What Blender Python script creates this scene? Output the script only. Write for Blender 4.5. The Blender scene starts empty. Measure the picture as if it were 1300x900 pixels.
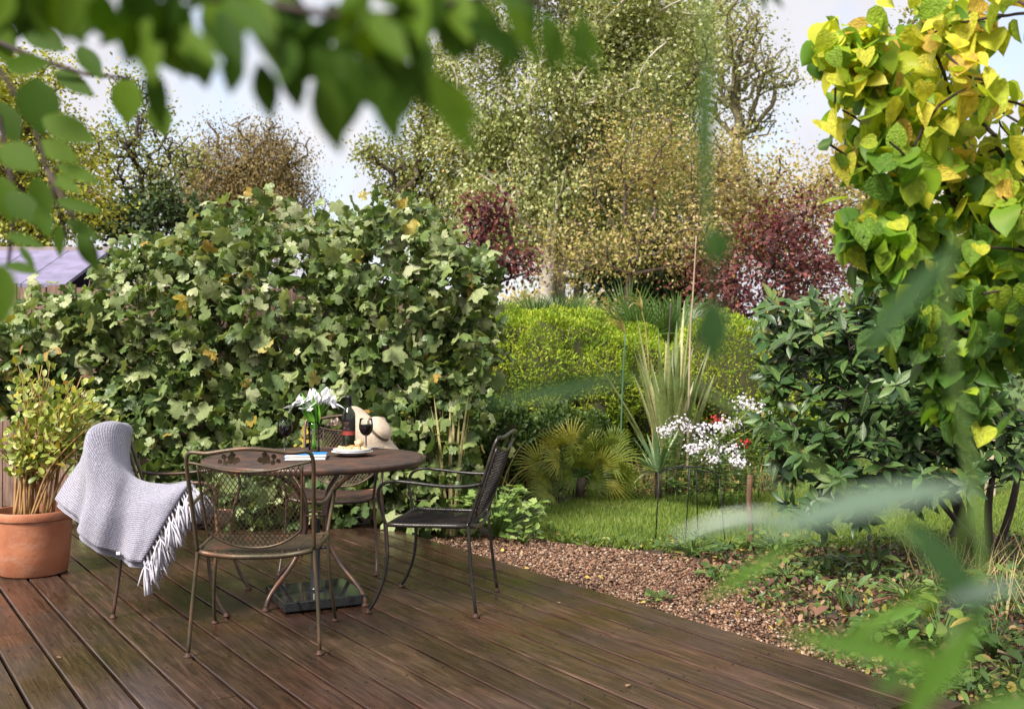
import bpy, math, random
import numpy as np
from mathutils import Vector, Matrix

random.seed(11)
rng = np.random.default_rng(11)
R = math.radians
scene = bpy.context.scene
COL = scene.collection

# ------------------------------------------------------------------ camera
CAMZ, F, HY = 1.25, 1264.0, 454.0
cam = bpy.data.cameras.new('camera')
cam.lens = 35.0
cam.sensor_width = 36.0
cam.clip_start = 0.05
cam.clip_end = 2000
cam.shift_y = 4 / 1300
cam.dof.use_dof = True
cam.dof.focus_distance = 5.3
cam.dof.aperture_fstop = 4.0
cam_o = bpy.data.objects.new('camera', cam)
cam_o.location = (0, 0, CAMZ)
cam_o.rotation_euler = (R(90), 0, 0)
COL.objects.link(cam_o)
scene.camera = cam_o

# ------------------------------------------------------------------ sky, sun, exposure
SUN_EL, SUN_AZ = 46.0, -140.0        # azimuth from +Y, clockwise positive
world = bpy.data.worlds.new('World')
scene.world = world
world.use_nodes = True
wn = world.node_tree
wn.nodes.clear()
wl = wn.links.new
sky = wn.nodes.new('ShaderNodeTexSky')
sky.sky_type = 'NISHITA'
sky.sun_disc = False
sky.sun_elevation = R(SUN_EL)
sky.sun_rotation = R(SUN_AZ)
bg_sky = wn.nodes.new('ShaderNodeBackground')
bg_sky.inputs['Strength'].default_value = 0.13
wl(sky.outputs['Color'], bg_sky.inputs['Color'])
tc = wn.nodes.new('ShaderNodeTexCoord')
nz = wn.nodes.new('ShaderNodeTexNoise')
nz.inputs['Scale'].default_value = 2.6
nz.inputs['Detail'].default_value = 7
nz.inputs['Roughness'].default_value = 0.55
mpw = wn.nodes.new('ShaderNodeMapping')
mpw.inputs['Location'].default_value = (0.62, 0.1, 0.35)
wl(tc.outputs['Generated'], mpw.inputs['Vector'])
wl(mpw.outputs[0], nz.inputs['Vector'])
cr = wn.nodes.new('ShaderNodeValToRGB')
cr.color_ramp.elements[0].position = 0.30
cr.color_ramp.elements[1].position = 0.46
wl(nz.outputs['Fac'], cr.inputs['Fac'])
nz2 = wn.nodes.new('ShaderNodeTexNoise')
nz2.inputs['Scale'].default_value = 5.0
nz2.inputs['Detail'].default_value = 6
wl(tc.outputs['Generated'], nz2.inputs['Vector'])
cr2 = wn.nodes.new('ShaderNodeValToRGB')
cr2.color_ramp.elements[0].position = 0.35
cr2.color_ramp.elements[0].color = (0.84, 0.83, 0.90, 1)
cr2.color_ramp.elements[1].position = 0.62
cr2.color_ramp.elements[1].color = (0.96, 0.95, 0.98, 1)
wl(nz2.outputs['Fac'], cr2.inputs['Fac'])
bg_cloud = wn.nodes.new('ShaderNodeBackground')
bg_cloud.inputs['Strength'].default_value = 0.45
wl(cr2.outputs['Color'], bg_cloud.inputs['Color'])
mixw = wn.nodes.new('ShaderNodeMixShader')
wl(cr.outputs['Color'], mixw.inputs['Fac'])
wl(bg_sky.outputs[0], mixw.inputs[1])
wl(bg_cloud.outputs[0], mixw.inputs[2])
wout = wn.nodes.new('ShaderNodeOutputWorld')
wl(mixw.outputs[0], wout.inputs['Surface'])

sun = bpy.data.lights.new('sun', 'SUN')
sun.energy = 3.5
sun.angle = R(22)
sun.color = (1.0, 0.94, 0.84)
sun_o = bpy.data.objects.new('sun', sun)
COL.objects.link(sun_o)
_sd = Vector((math.sin(R(SUN_AZ)) * math.cos(R(SUN_EL)), math.cos(R(SUN_AZ)) * math.cos(R(SUN_EL)), math.sin(R(SUN_EL))))
sun_o.rotation_euler = (-_sd).to_track_quat('-Z', 'Y').to_euler()

scene.view_settings.view_transform = 'Standard'
scene.view_settings.look = 'None'
scene.view_settings.gamma = 1.0
scene.view_settings.use_curve_mapping = False
scene.view_settings.exposure = 1.18
scene.render.engine = 'CYCLES'
scene.cycles.use_denoising = True
scene.cycles.max_bounces = 7
scene.cycles.diffuse_bounces = 3
scene.cycles.glossy_bounces = 3
scene.cycles.transmission_bounces = 6
scene.cycles.transparent_max_bounces = 8
scene.cycles.caustics_reflective = False
scene.cycles.caustics_refractive = False

# ------------------------------------------------------------------ helpers
GZ = -0.07                                    # garden ground level below the deck top


def P(px, py, D):
    return np.array([(px - 650) / F * D, D, CAMZ - (py - HY) / F * D])


def on(px, py, z=0.0):
    D = (CAMZ - z) * F / (py - HY)
    return np.array([(px - 650) / F * D, D, z])


def thing(name, label, cat, loc=(0, 0, 0), rotz=0, group=None):
    o = bpy.data.objects.new(name, None)
    o.empty_display_size = 0.1
    o.location = [float(c) for c in loc]
    o.rotation_euler = (0, 0, rotz)
    COL.objects.link(o)
    o['label'] = label
    o['category'] = cat
    if group:
        o['group'] = group
    return o


def tag(o, label, cat, group=None):
    o['label'] = label
    o['category'] = cat
    if group:
        o['group'] = group
    return o


def link(name, me, parent=None, loc=None, kind=None):
    o = bpy.data.objects.new(name, me)
    COL.objects.link(o)
    o.color = (0, 0, 0, 1)
    if parent:
        o.parent = parent
    if loc is not None:
        o.location = [float(c) for c in loc]
    if kind:
        o['kind'] = kind
    return o


def copy_tree(o, parent=None):
    c = o.copy()
    COL.objects.link(c)
    c.parent = parent
    for ch in list(o.children):
        copy_tree(ch, c)
    return c


def np_mesh(name, v, f, mat, rnd=None, smooth=False, uv=None):
    """v (N,3), f (M,k) arrays of one face size"""
    v = np.asarray(v, np.float32)
    f = np.asarray(f, np.int32)
    me = bpy.data.meshes.new(name)
    me.vertices.add(len(v))
    me.vertices.foreach_set('co', v.ravel())
    k = f.shape[1]
    me.loops.add(f.size)
    me.loops.foreach_set('vertex_index', f.ravel())
    me.polygons.add(len(f))
    me.polygons.foreach_set('loop_start', np.arange(0, f.size, k, dtype=np.int32))
    if smooth:
        me.polygons.foreach_set('use_smooth', np.ones(len(f), bool))
    me.update(calc_edges=True)
    if rnd is not None:
        a = me.attributes.new('rnd', 'FLOAT', 'POINT')
        a.data.foreach_set('value', np.asarray(rnd, np.float32))
    if uv is not None:
        l = me.uv_layers.new(name='UVMap')
        l.data.foreach_set('uv', np.asarray(uv, np.float32)[f.ravel()].ravel())
    me.validate()
    if mat:
        me.materials.append(mat)
    return me


def catmull(pts, n=6, closed=False):
    pts = [np.array(p, float) for p in pts]
    out = []
    N = len(pts)
    rngi = range(N) if closed else range(N - 1)
    for i in rngi:
        if closed:
            p0, p1, p2, p3 = pts[(i - 1) % N], pts[i], pts[(i + 1) % N], pts[(i + 2) % N]
        else:
            p1, p2 = pts[i], pts[i + 1]
            p0 = pts[i - 1] if i > 0 else 2 * p1 - p2
            p3 = pts[i + 2] if i + 2 < N else 2 * p2 - p1
        for k in range(n):
            t = k / n
            out.append(0.5 * ((2 * p1) + (-p0 + p2) * t + (2 * p0 - 5 * p1 + 4 * p2 - p3) * t * t + (-p0 + 3 * p1 - 3 * p2 + p3) * t ** 3))
    if not closed:
        out.append(pts[-1])
    return out


class MB:
    def __init__(s):
        s.v = []
        s.f = []
        s.uv = {}

    def add(s, vs, fs):
        o = len(s.v)
        s.v.extend([tuple(map(float, p)) for p in vs])
        s.f.extend([tuple(i + o for i in f) for f in fs])
        return s

    def tube(s, pts, r, sides=6, closed=False, cap=True):
        pts = [np.array(p, float) for p in pts]
        n = len(pts)
        rs = r if hasattr(r, '__len__') else [r] * n
        if len(rs) != n:
            rs = np.interp(np.linspace(0, 1, n), np.linspace(0, 1, len(rs)), rs)
        vs, fs = [], []
        tprev = None
        u = None
        for i in range(n):
            if closed:
                t = pts[(i + 1) % n] - pts[i - 1]
            else:
                t = pts[min(i + 1, n - 1)] - pts[max(i - 1, 0)]
            t = t / (np.linalg.norm(t) + 1e-12)
            if u is None:
                a = np.array([0, 0, 1.0]) if abs(t[2]) < 0.9 else np.array([1.0, 0, 0])
                u = np.cross(t, a)
            else:
                u = u - t * np.dot(u, t)
            u = u / (np.linalg.norm(u) + 1e-12)
            w = np.cross(t, u)
            for k in range(sides):
                a = 2 * math.pi * k / sides
                vs.append(pts[i] + rs[i] * (math.cos(a) * u + math.sin(a) * w))
        m = n if closed else n - 1
        for i in range(m):
            j = (i + 1) % n
            for k in range(sides):
                k2 = (k + 1) % sides
                fs.append((i * sides + k, i * sides + k2, j * sides + k2, j * sides + k))
        if cap and not closed:
            fs.append(tuple(range(sides))[::-1])
            fs.append(tuple((n - 1) * sides + k for k in range(sides)))
        return s.add(vs, fs)

    def box(s, c, d, rot=0.0):
        hx, hy, hz = d[0] / 2, d[1] / 2, d[2] / 2
        ca, sa = math.cos(rot), math.sin(rot)
        vs = []
        for z in (-hz, hz):
            for x, y in ((-hx, -hy), (hx, -hy), (hx, hy), (-hx, hy)):
                vs.append((c[0] + x * ca - y * sa, c[1] + x * sa + y * ca, c[2] + z))
        return s.add(vs, [(3, 2, 1, 0), (4, 5, 6, 7), (0, 1, 5, 4), (1, 2, 6, 5), (2, 3, 7, 6), (3, 0, 4, 7)])

    def lathe(s, prof, seg=32, c=(0, 0, 0), capb=False, capt=False):
        vs, fs = [], []
        n = len(prof)
        for r, z in prof:
            for k in range(seg):
                a = 2 * math.pi * k / seg
                vs.append((c[0] + r * math.cos(a), c[1] + r * math.sin(a), c[2] + z))
        for i in range(n - 1):
            for k in range(seg):
                k2 = (k + 1) % seg
                fs.append((i * seg + k, i * seg + k2, (i + 1) * seg + k2, (i + 1) * seg + k))
        if capb:
            fs.append(tuple(range(seg))[::-1])
        if capt:
            fs.append(tuple((n - 1) * seg + k for k in range(seg)))
        return s.add(vs, fs)

    def strip(s, pts, w, side, fold=0.0):
        """tapered folded blade; pts list, w widths, side vector(s)"""
        n = len(pts)
        vs, fs = [], []
        for i in range(n):
            p = np.array(pts[i], float)
            t = np.array(pts[min(i + 1, n - 1)], float) - np.array(pts[max(i - 1, 0)], float)
            t /= np.linalg.norm(t) + 1e-9
            sd = np.array(side, float)
            sd = sd - t * sd.dot(t)
            sd /= np.linalg.norm(sd) + 1e-9
            nn = np.cross(t, sd)
            vs += [p - sd * w[i], p - nn * fold * w[i], p + sd * w[i]]
        for i in range(n - 1):
            a = i * 3
            fs += [(a, a + 1, a + 4, a + 3), (a + 1, a + 2, a + 5, a + 4)]
        return s.add(vs, fs)

    def build(s, name, mat, parent=None, smooth=True, origin=None, kind=None, auto=None, bevel=0):
        vs = s.v
        if origin is not None:
            o = np.array(origin, float)
            vs = [tuple(np.array(p) - o) for p in s.v]
        me = bpy.data.meshes.new(name)
        me.from_pydata(vs, [], s.f)
        if smooth:
            me.polygons.foreach_set('use_smooth', np.ones(len(me.polygons), bool))
        me.update()
        if mat:
            me.materials.append(mat)
        ob = link(name, me, parent, None, kind)
        if auto:
            me.set_sharp_from_angle(angle=R(auto))
        if bevel:
            b = ob.modifiers.new('bevel', 'BEVEL')
            b.width = bevel
            b.segments = 2
            b.limit_method = 'ANGLE'
        return ob


# ------------------------------------------------------------------ materials
def newmat(name):
    m = bpy.data.materials.new(name)
    m.use_nodes = True
    nt = m.node_tree
    b = nt.nodes['Principled BSDF']
    return m, nt, b


def N(nt, t, **kw):
    n = nt.nodes.new(t)
    for k, v in kw.items():
        if k in n.inputs:
            n.inputs[k].default_value = v
        else:
            setattr(n, k, v)
    return n


def ramp(nt, stops):
    r = nt.nodes.new('ShaderNodeValToRGB')
    el = r.color_ramp.elements
    while len(el) > 1:
        el.remove(el[0])
    el[0].position = stops[0][0]
    el[0].color = (*stops[0][1], 1)
    for p, c in stops[1:]:
        e = el.new(p)
        e.color = (*c, 1)
    return r


def simple(name, col, rough=0.6, metal=0.0, spec=0.5, col2=None, nscale=20, bump=0.0, bscale=None, coords='Object', stretch=None, coat=0.0):
    m, nt, b = newmat(name)
    b.inputs['Roughness'].default_value = rough
    b.inputs['Metallic'].default_value = metal
    b.inputs['Specular IOR Level'].default_value = spec
    b.inputs['Coat Weight'].default_value = coat
    b.inputs['Base Color'].default_value = (*col, 1)
    L = nt.links.new
    if col2 is not None or bump:
        t = N(nt, 'ShaderNodeTexCoord')
        mp = N(nt, 'ShaderNodeMapping')
        if stretch:
            mp.inputs['Scale'].default_value = stretch
        L(t.outputs[coords], mp.inputs['Vector'])
    if col2 is not None:
        nn = N(nt, 'ShaderNodeTexNoise', Scale=nscale, Detail=6.0, Roughness=0.6)
        L(mp.outputs[0], nn.inputs['Vector'])
        r = ramp(nt, [(0.35, col), (0.65, col2)])
        L(nn.outputs['Fac'], r.inputs['Fac'])
        L(r.outputs[0], b.inputs['Base Color'])
    if bump:
        n2 = N(nt, 'ShaderNodeTexNoise', Scale=bscale or nscale * 2, Detail=5.0)
        L(mp.outputs[0], n2.inputs['Vector'])
        bp = N(nt, 'ShaderNodeBump', Strength=bump, Distance=0.01)
        L(n2.outputs['Fac'], bp.inputs['Height'])
        L(bp.outputs[0], b.inputs['Normal'])
    return m


def leafmat(name, stops, trans=0.3, rough=0.5, spec=0.4, tcol=(1.25, 1.25, 0.6), vein=0.0, nscale=30, coat=0.0, ribs=0.0):
    """colour picked per leaf: mesh attribute rnd + object colour red"""
    m, nt, b = newmat(name)
    L = nt.links.new
    at = N(nt, 'ShaderNodeAttribute', attribute_name='rnd')
    oi = N(nt, 'ShaderNodeObjectInfo')
    sp = N(nt, 'ShaderNodeSeparateColor')
    L(oi.outputs['Color'], sp.inputs[0])
    ad = N(nt, 'ShaderNodeMath', operation='ADD')
    L(at.outputs['Fac'], ad.inputs[0])
    L(sp.outputs[0], ad.inputs[1])
    rp = ramp(nt, stops)
    L(ad.outputs[0], rp.inputs['Fac'])
    t = N(nt, 'ShaderNodeTexCoord')
    nn = N(nt, 'ShaderNodeTexNoise', Scale=float(nscale), Detail=3.0)
    L(t.outputs['Object'], nn.inputs['Vector'])
    mr = N(nt, 'ShaderNodeMapRange')
    mr.inputs['From Min'].default_value = 0.3
    mr.inputs['From Max'].default_value = 0.7
    mr.inputs['To Min'].default_value = 0.72
    mr.inputs['To Max'].default_value = 1.25
    L(nn.outputs['Fac'], mr.inputs['Value'])
    mx = N(nt, 'ShaderNodeMix', data_type='RGBA', blend_type='MULTIPLY')
    mx.inputs['Factor'].default_value = 1.0
    L(rp.outputs[0], mx.inputs['A'])
    L(mr.outputs[0], mx.inputs['B'])
    if ribs:
        sx = N(nt, 'ShaderNodeSeparateXYZ')
        L(t.outputs['Object'], sx.inputs[0])
        ab = N(nt, 'ShaderNodeMath', operation='ABSOLUTE')
        L(sx.outputs[0], ab.inputs[0])
        m7 = N(nt, 'ShaderNodeMath', operation='MULTIPLY')
        m7.inputs[1].default_value = -6.0
        L(ab.outputs[0], m7.inputs[0])
        m9 = N(nt, 'ShaderNodeMath', operation='MULTIPLY_ADD')
        m9.inputs[1].default_value = 8.0
        L(sx.outputs[1], m9.inputs[0])
        L(m7.outputs[0], m9.inputs[2])
        fr = N(nt, 'ShaderNodeMath', operation='FRACT')
        L(m9.outputs[0], fr.inputs[0])
        side = ramp(nt, [(0.0, (1, 1, 1)), (0.14, (0, 0, 0)), (0.93, (0, 0, 0)), (1.0, (1, 1, 1))])
        L(fr.outputs[0], side.inputs[0])
        mid = ramp(nt, [(0.012, (1, 1, 1)), (0.03, (0, 0, 0))])
        L(ab.outputs[0], mid.inputs[0])
        mxv = N(nt, 'ShaderNodeMath', operation='MAXIMUM')
        L(side.outputs[0], mxv.inputs[0])
        L(mid.outputs[0], mxv.inputs[1])
        amt = N(nt, 'ShaderNodeMath', operation='MULTIPLY')
        amt.inputs[1].default_value = ribs
        L(mxv.outputs[0], amt.inputs[0])
        mv = N(nt, 'ShaderNodeMix', data_type='RGBA')
        mv.inputs['B'].default_value = (0.42, 0.46, 0.16, 1)
        L(amt.outputs[0], mv.inputs['Factor'])
        L(mx.outputs['Result'], mv.inputs['A'])
        mx = mv
    L(mx.outputs['Result'], b.inputs['Base Color'])
    b.inputs['Roughness'].default_value = rough
    b.inputs['Specular IOR Level'].default_value = spec
    b.inputs['Coat Weight'].default_value = coat
    b.inputs['Coat Roughness'].default_value = 0.25
    tr = N(nt, 'ShaderNodeBsdfTranslucent')
    m2 = N(nt, 'ShaderNodeMix', data_type='RGBA', blend_type='MULTIPLY')
    m2.inputs['Factor'].default_value = 1.0
    m2.inputs['B'].default_value = (*tcol, 1)
    L(mx.outputs['Result'], m2.inputs['A'])
    L(m2.outputs['Result'], tr.inputs['Color'])
    ms = N(nt, 'ShaderNodeMixShader')
    ms.inputs['Fac'].default_value = trans
    L(b.outputs[0], ms.inputs[1])
    L(tr.outputs[0], ms.inputs[2])
    L(ms.outputs[0], nt.nodes['Material Output'].inputs['Surface'])
    if vein:
        n3 = N(nt, 'ShaderNodeTexNoise', Scale=nscale * 2.0, Detail=2.0)
        L(t.outputs['Object'], n3.inputs['Vector'])
        bp = N(nt, 'ShaderNodeBump', Strength=vein, Distance=0.02)
        L(n3.outputs['Fac'], bp.inputs['Height'])
        L(bp.outputs[0], b.inputs['Normal'])
    return m


def deckmat():
    m, nt, b = newmat('wet_deck_wood')
    L = nt.links.new
    t = N(nt, 'ShaderNodeTexCoord')
    oi = N(nt, 'ShaderNodeObjectInfo')
    ofs = N(nt, 'ShaderNodeVectorMath', operation='SCALE')
    ofs.inputs['Scale'].default_value = 37.0
    L(oi.outputs['Color'], ofs.inputs[0])
    av = N(nt, 'ShaderNodeVectorMath', operation='ADD')
    L(t.outputs['Object'], av.inputs[0])
    L(ofs.outputs[0], av.inputs[1])
    mp = N(nt, 'ShaderNodeMapping')
    mp.inputs['Scale'].default_value = (1.6, 16, 16)
    L(av.outputs[0], mp.inputs['Vector'])
    # warped grain
    wv = N(nt, 'ShaderNodeTexNoise', Scale=2.2, Detail=7.0, Roughness=0.62, Distortion=0.9)
    L(mp.outputs[0], wv.inputs['Vector'])
    mp2 = N(nt, 'ShaderNodeMapping')
    mp2.inputs['Scale'].default_value = (1.5, 85, 85)
    L(av.outputs[0], mp2.inputs['Vector'])
    fg = N(nt, 'ShaderNodeTexNoise', Scale=2.0, Detail=6.0, Roughness=0.7)
    L(mp2.outputs[0], fg.inputs['Vector'])
    base = ramp(nt, [(0.30, (0.008, 0.005, 0.0038)), (0.45, (0.028, 0.0155, 0.0105)), (0.56, (0.060, 0.034, 0.023)), (0.72, (0.15, 0.095, 0.068))])
    mixf = N(nt, 'ShaderNodeMix', data_type='FLOAT')
    mixf.inputs['Factor'].default_value = 0.52
    L(wv.outputs['Fac'], mixf.inputs['A'])
    L(fg.outputs['Fac'], mixf.inputs['B'])
    L(mixf.outputs['Result'], base.inputs['Fac'])
    # big tone patches in world space: algae green versus red-brown stain
    geo = N(nt, 'ShaderNodeNewGeometry')
    pn = N(nt, 'ShaderNodeTexNoise', Scale=0.9, Detail=4.0)
    L(geo.outputs['Position'], pn.inputs['Vector'])
    pr = ramp(nt, [(0.36, (1.15, 0.95, 0.86)), (0.50, (1.0, 0.98, 0.98)), (0.66, (0.94, 1.06, 0.78))])
    L(pn.outputs['Fac'], pr.inputs['Fac'])
    m1 = N(nt, 'ShaderNodeMix', data_type='RGBA', blend_type='MULTIPLY')
    m1.inputs['Factor'].default_value = 1.0
    L(base.outputs[0], m1.inputs['A'])
    L(pr.outputs[0], m1.inputs['B'])
    # per-plank tone
    sp = N(nt, 'ShaderNodeSeparateColor')
    L(oi.outputs['Color'], sp.inputs[0])
    mr = N(nt, 'ShaderNodeMapRange')
    mr.inputs['To Min'].default_value = 0.78
    mr.inputs['To Max'].default_value = 1.3
    L(sp.outputs[1], mr.inputs['Value'])
    m2 = N(nt, 'ShaderNodeMix', data_type='RGBA', blend_type='MULTIPLY')
    m2.inputs['Factor'].default_value = 1.0
    L(m1.outputs['Result'], m2.inputs['A'])
    L(mr.outputs[0], m2.inputs['B'])
    # small pale specks
    vs = N(nt, 'ShaderNodeTexVoronoi', Scale=26.0)
    L(geo.outputs['Position'], vs.inputs['Vector'])
    sr = ramp(nt, [(0.035, (1, 1, 1)), (0.06, (0, 0, 0))])
    L(vs.outputs['Distance'], sr.inputs['Fac'])
    m3 = N(nt, 'ShaderNodeMix', data_type='RGBA')
    m3.inputs['B'].default_value = (0.20, 0.15, 0.09, 1)
    L(sr.outputs[0], m3.inputs['Factor'])
    L(m2.outputs['Result'], m3.inputs['A'])
    L(m3.outputs['Result'], b.inputs['Base Color'])
    # wet film
    wn_ = N(nt, 'ShaderNodeTexNoise', Scale=2.6, Detail=5.0)
    L(geo.outputs['Position'], wn_.inputs['Vector'])
    rr = N(nt, 'ShaderNodeMapRange')
    rr.inputs['From Min'].default_value = 0.35
    rr.inputs['From Max'].default_value = 0.65
    rr.inputs['To Min'].default_value = 0.13
    rr.inputs['To Max'].default_value = 0.42
    L(wn_.outputs['Fac'], rr.inputs['Value'])
    L(rr.outputs[0], b.inputs['Roughness'])
    b.inputs['Specular IOR Level'].default_value = 0.55
    bp = N(nt, 'ShaderNodeBump', Strength=0.45, Distance=0.004)
    L(mixf.outputs['Result'], bp.inputs['Height'])
    L(bp.outputs[0], b.inputs['Normal'])
    return m


def meshmetal(name, a, bcol, c, rough=0.42):
    m, nt, b = newmat(name)
    L = nt.links.new
    t = N(nt, 'ShaderNodeTexCoord')
    nn = N(nt, 'ShaderNodeTexNoise', Scale=9.0, Detail=6.0, Roughness=0.65)
    L(t.outputs['Object'], nn.inputs['Vector'])
    r = ramp(nt, [(0.34, a), (0.52, bcol), (0.66, c)])
    L(nn.outputs['Fac'], r.inputs['Fac'])
    L(r.outputs[0], b.inputs['Base Color'])
    b.inputs['Metallic'].default_value = 0.35
    b.inputs['Roughness'].default_value = rough
    n2 = N(nt, 'ShaderNodeTexNoise', Scale=160.0, Detail=3.0)
    L(t.outputs['Object'], n2.inputs['Vector'])
    bp = N(nt, 'ShaderNodeBump', Strength=0.35, Distance=0.002)
    L(n2.outputs['Fac'], bp.inputs['Height'])
    L(bp.outputs[0], b.inputs['Normal'])
    return m


M_deck = deckmat()
M_joist = simple('joist_wood', (0.02, 0.014, 0.01), 0.9)
M_soil = simple('soil', (0.035, 0.024, 0.016), 0.95, col2=(0.085, 0.058, 0.036), nscale=9, bump=0.9, bscale=40)
M_lawn = simple('lawn_turf', (0.05, 0.10, 0.018), 0.9, col2=(0.10, 0.16, 0.03), nscale=5, bump=0.8, bscale=60)
M_gravelbed = simple('gravel_bed', (0.05, 0.03, 0.02), 0.9, col2=(0.10, 0.065, 0.04), nscale=60, bump=0.8, bscale=90)
M_fence = simple('fence_wood', (0.13, 0.075, 0.055), 0.85, col2=(0.28, 0.18, 0.14), nscale=4, stretch=(14, 14, 1.2), bump=0.4, bscale=6)
M_rail = simple('fence_rail', (0.09, 0.055, 0.04), 0.85, col2=(0.16, 0.10, 0.07), nscale=6, bump=0.3)
M_lilac = simple('lilac_roof', (0.155, 0.14, 0.22), 0.8, col2=(0.23, 0.205, 0.33), nscale=6, bump=0.3)
M_shedwall = simple('shed_wall', (0.25, 0.2, 0.2), 0.8, col2=(0.33, 0.27, 0.27), nscale=3)
M_metal_olive = meshmetal('weathered_metal_olive', (0.045, 0.042, 0.022), (0.085, 0.062, 0.036), (0.16, 0.075, 0.04))
M_metal_brown = meshmetal('weathered_metal_brown', (0.05, 0.038, 0.034), (0.10, 0.062, 0.046), (0.17, 0.078, 0.048), 0.36)
M_metal_black = meshmetal('wet_metal_black', (0.016, 0.015, 0.015), (0.030, 0.026, 0.024), (0.07, 0.05, 0.04), 0.28)
M_rust = simple('rusty_foot', (0.045, 0.022, 0.016), 0.7, 0.2, col2=(0.10, 0.045, 0.03), nscale=40)
M_granite = simple('black_granite', (0.012, 0.013, 0.014), 0.07, 0.0, 0.6, col2=(0.03, 0.032, 0.034), nscale=120)
M_tubeblk = simple('black_tube', (0.015, 0.018, 0.024), 0.3, 0.2)
M_terra = simple('terracotta', (0.34, 0.115, 0.055), 0.7, col2=(0.47, 0.18, 0.09), nscale=5, bump=0.15, bscale=60)
_nt = M_terra.node_tree
_b = _nt.nodes['Principled BSDF']
_src = _b.inputs['Base Color'].links[0].from_socket
_tc = N(_nt, 'ShaderNodeTexCoord')
_mp = N(_nt, 'ShaderNodeMapping')
_mp.inputs['Scale'].default_value = (1, 1, 2.5)
_nt.links.new(_tc.outputs['Object'], _mp.inputs[0])
_nz = N(_nt, 'ShaderNodeTexNoise', Scale=7.0, Detail=8.0, Roughness=0.7)
_nt.links.new(_mp.outputs[0], _nz.inputs['Vector'])
_rp = ramp(_nt, [(0.52, (0, 0, 0)), (0.72, (0.55, 0.55, 0.55))])
_nt.links.new(_nz.outputs['Fac'], _rp.inputs[0])
_mx = N(_nt, 'ShaderNodeMix', data_type='RGBA')
_mx.inputs['B'].default_value = (0.50, 0.33, 0.24, 1)
_nt.links.new(_rp.outputs[0], _mx.inputs['Factor'])
_nt.links.new(_src, _mx.inputs['A'])
_nt.links.new(_mx.outputs['Result'], _b.inputs['Base Color'])
M_compost = simple('compost', (0.05, 0.035, 0.025), 0.95, col2=(0.13, 0.09, 0.06), nscale=40, bump=0.8, bscale=60)
M_bark = simple('bark_brown', (0.075, 0.052, 0.038), 0.9, col2=(0.15, 0.11, 0.085), nscale=12, bump=0.6, bscale=30)
M_barkdark = simple('bark_dark', (0.028, 0.018, 0.015), 0.8, col2=(0.06, 0.038, 0.03), nscale=14, bump=0.4)
M_barkgrey = simple('bark_mossy', (0.13, 0.11, 0.06), 0.9, col2=(0.24, 0.20, 0.12), nscale=5, bump=0.5)
M_birch = simple('birch_bark', (0.22, 0.19, 0.15), 0.8, col2=(0.66, 0.60, 0.52), nscale=3.5, stretch=(1, 1, 2.5), bump=0.3)
M_stemtan = simple('stem_tan', (0.30, 0.16, 0.06), 0.7, col2=(0.42, 0.25, 0.10), nscale=14)
M_stemgreen = simple('stem_green', (0.09, 0.16, 0.03), 0.6)
M_stemblue = simple('stem_bluegreen', (0.06, 0.14, 0.075), 0.5)
M_stake = simple('stake_wood', (0.085, 0.045, 0.025), 0.85, col2=(0.15, 0.085, 0.045), nscale=8, stretch=(8, 8, 1), bump=0.4)
M_post = simple('pale_post', (0.42, 0.33, 0.24), 0.85, col2=(0.52, 0.42, 0.32), nscale=6)
M_wire = simple('black_wire', (0.012, 0.012, 0.012), 0.45, 0.3)
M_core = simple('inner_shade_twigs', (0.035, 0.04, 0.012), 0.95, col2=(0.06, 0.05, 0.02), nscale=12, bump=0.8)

L_fig = leafmat('fig_leaf', [(0.0, (0.048, 0.090, 0.024)), (0.28, (0.095, 0.155, 0.042)), (0.50, (0.18, 0.245, 0.075)), (0.72, (0.31, 0.36, 0.155)), (0.92, (0.46, 0.48, 0.28)), (0.955, (0.45, 0.35, 0.05)), (1.0, (0.36, 0.23, 0.07))], 0.25, 0.42, 0.5, vein=0.5, nscale=16)
L_yellow = leafmat('heart_leaf', [(0.0, (0.075, 0.17, 0.030)), (0.26, (0.15, 0.30, 0.03)), (0.46, (0.30, 0.44, 0.03)), (0.64, (0.44, 0.54, 0.04)), (0.78, (0.66, 0.66, 0.06)), (0.95, (0.74, 0.64, 0.07)), (1.0, (0.66, 0.44, 0.08))], 0.5, 0.48, 0.35, tcol=(1.1, 1.15, 0.6), vein=0.5, nscale=5, ribs=0.30)
L_laurel = leafmat('laurel_leaf', [(0.0, (0.022, 0.058, 0.018)), (0.5, (0.045, 0.100, 0.026)), (0.82, (0.080, 0.155, 0.036)), (0.95, (0.15, 0.21, 0.05)), (1.0, (0.30, 0.22, 0.06))], 0.18, 0.40, 0.45, vein=0.2, nscale=8, ribs=0.22)
L_hedge = leafmat('golden_hedge_leaf', [(0.0, (0.095, 0.19, 0.018)), (0.4, (0.22, 0.33, 0.024)), (0.8, (0.40, 0.48, 0.04)), (1.0, (0.58, 0.58, 0.08))], 0.3, 0.55, 0.3)
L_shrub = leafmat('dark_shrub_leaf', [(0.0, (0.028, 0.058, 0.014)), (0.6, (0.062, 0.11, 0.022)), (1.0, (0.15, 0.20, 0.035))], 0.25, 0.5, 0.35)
L_birch = leafmat('birch_leaf', [(0.0, (0.15, 0.20, 0.050)), (0.4, (0.30, 0.34, 0.10)), (0.66, (0.47, 0.49, 0.22)), (0.85, (0.64, 0.62, 0.40)), (0.95, (0.58, 0.42, 0.10)), (1.0, (0.52, 0.28, 0.05))], 0.3, 0.4, 0.5)
L_orange = leafmat('orange_leaf', [(0.0, (0.17, 0.20, 0.05)), (0.3, (0.35, 0.33, 0.09)), (0.6, (0.52, 0.40, 0.16)), (0.85, (0.54, 0.40, 0.22)), (1.0, (0.66, 0.57, 0.41))], 0.3, 0.45, 0.4)
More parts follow.
